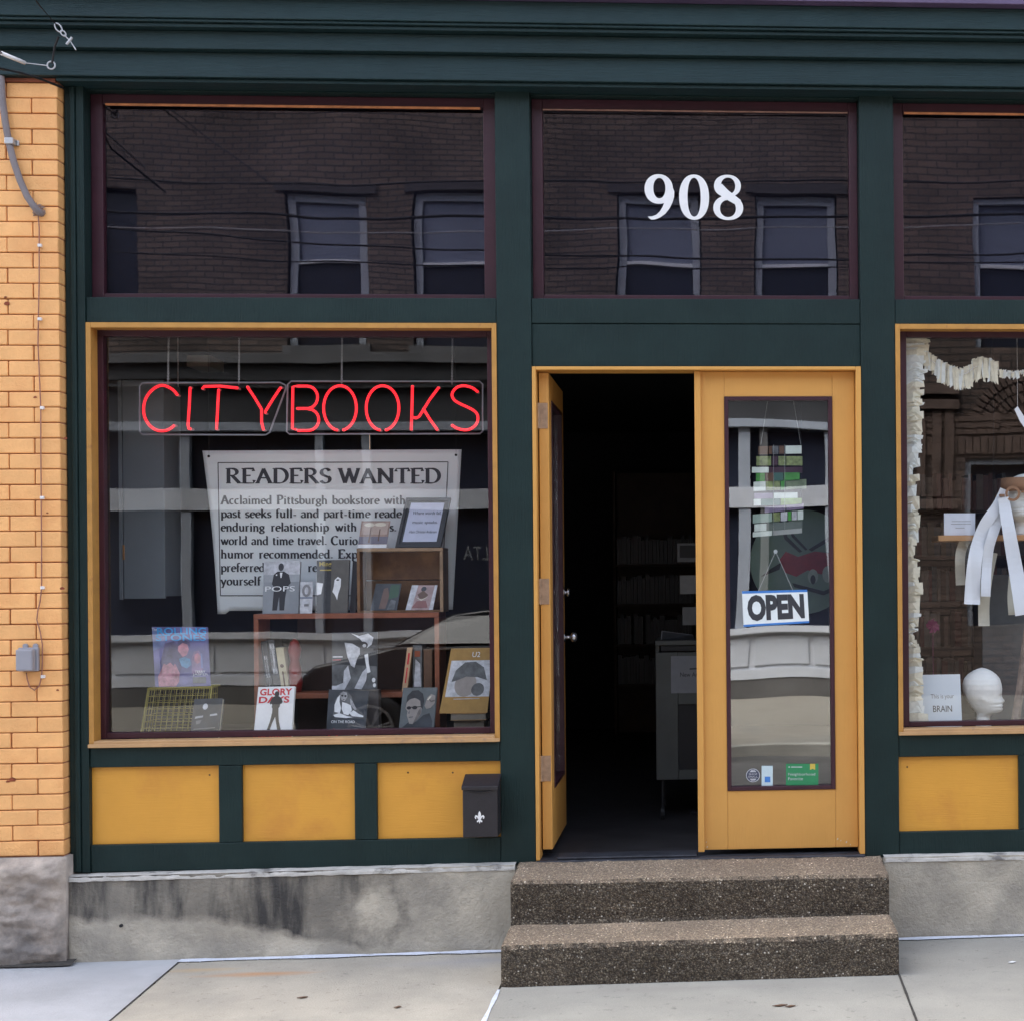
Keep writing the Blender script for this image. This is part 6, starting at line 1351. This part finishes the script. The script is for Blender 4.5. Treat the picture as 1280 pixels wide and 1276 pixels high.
low = [(4.38*.86, .28)]+[(rw_-CXc+.39*cos(pi*i/12), .28+.42*sin(pi*i/12)) for i in range(13)]+[(fw_-CXc+.39*cos(pi*i/12), .28+.42*sin(pi*i/12)) for i in range(13)]+[(.02, .3)]
prf = body_[:-1]+low
MB().prism([(CXc+x, CY0, CZ0+z) for x, z in prf], (0, CY1-CY0, 0)).build('car_body', carp, car, .05, seg=3)
gh = [(1.12, 1.10), (1.75, 1.42), (2.1, 1.46), (3.2, 1.45), (3.85, 1.30), (4.2, 1.11)]
gh = [(x*KX, z) for x, z in gh]
mb = MB(); n_ = len(gh); inn = .16
vs = [(CXc+x, CY0-.03-(inn if z > 1.2 else 0), CZ0+z) for x, z in gh]+[(CXc+x, CY1+.03+(inn if z > 1.2 else 0), CZ0+z) for x, z in gh]
mb.add(vs, [tuple(range(n_)), tuple(range(2*n_-1, n_-1, -1))]+[(i, i+n_, (i+1) % n_+n_, (i+1) % n_) for i in range(n_)]); mb.build('cabin', carp, car, .03, seg=3)
def gl_side(x0, x1, za, zb, zc=None):
    y = CY0-.03
    MB().prism([(CXc+x0, y+.012, CZ0+1.13), (CXc+x1, y+.012, CZ0+1.13), (CXc+x1-.1, y-.155+.012, CZ0+zb), (CXc+x0+.35 if zc else CXc+x0, y-.155+.012, CZ0+za)], (0, -.02, 0)).build('side_window', carg, car)
gl_side(1.12, 2.02, 1.38, 1.40, True); gl_side(2.08, 2.84, 1.40, 1.39)
bx('belt_line', linem, car, CXc+.8, CXc+3.6, CY0+.001, CY0+.012, CZ0+1.075, CZ0+1.092, 0)
for wx in (fw_, rw_):
    for wy, s_ in ((CY0+.012, 1), (CY1-.012, -1)):
        mb = MB(); c = Vector((wx, wy, CZ0+wr)); w = base('t', (0, 0, 0), '', ''); bpy.data.objects.remove(w)
        nn = 28; ro, ri = wr, .225
        def ty(u, v):
            pr = [(ri, 0), (ri+.01, .004), (ro-.03, .004), (ro, -.03), (ro, -.18), (ro-.04, -.21), (ri, -.21)]; k = int(round(v*6)); a = 2*pi*u
            return (c.x+pr[k][0]*cos(a), c.y+s_*pr[k][1], c.z+pr[k][0]*sin(a))
        mb.grid(ty, nn, 6, closed_u=True); wh = mb.build('wheel', blackm, car, smooth=True)
        mb = MB(); mb.tube([(c.x+.205*cos(2*pi*i/28), c.y-.01*s_, c.z+.205*sin(2*pi*i/28)) for i in range(28)], .016, 6, closed=True)
        for i in range(7):
            a = 2*pi*i/7+.2
            for da in (-.10, .10): mb.tube([(c.x+.03*cos(a), c.y-.01*s_, c.z+.03*sin(a)), (c.x+.20*cos(a+da), c.y-.012*s_, c.z+.20*sin(a+da))], .010, 5)
        mb.tube([(c.x, c.y-.02*s_, c.z), (c.x, c.y+.004*s_, c.z)], .04, 12); mb.build('rim', rimm, wh)
        mb = MB(); mb.tube([(c.x, c.y-.10*s_, c.z), (c.x, c.y-.09*s_, c.z)], .2, 20); mb.build('brake_disc', Kdark, wh)
# little debris on the pavement
for x, y, l in ((975, 1256, .03), (988, 1257, .02), (1265, 1202, .018), (378, 1246, .02), (497, 1258, .014)):
    q = PG(x, y, .0035); m_ = whitem if x == 1265 else Kbrown
    MB().prism([(q.x-l, q.y-.006, q.z), (q.x, q.y-.012, q.z), (q.x+l, q.y+.004, q.z), (q.x+.2*l, q.y+.012, q.z)], (0, 0, .002)).build('leaf_scrap', m_, None, label={975: 'left one of two small dark leaf scraps before the steps', 988: 'right one of two small dark leaf scraps before the steps', 1265: 'tiny white paper scrap on the right paving slab', 378: 'small dark twig scrap on the beige slab', 497: 'tiny dark crumb on the beige slab'}[x], cat='litter')
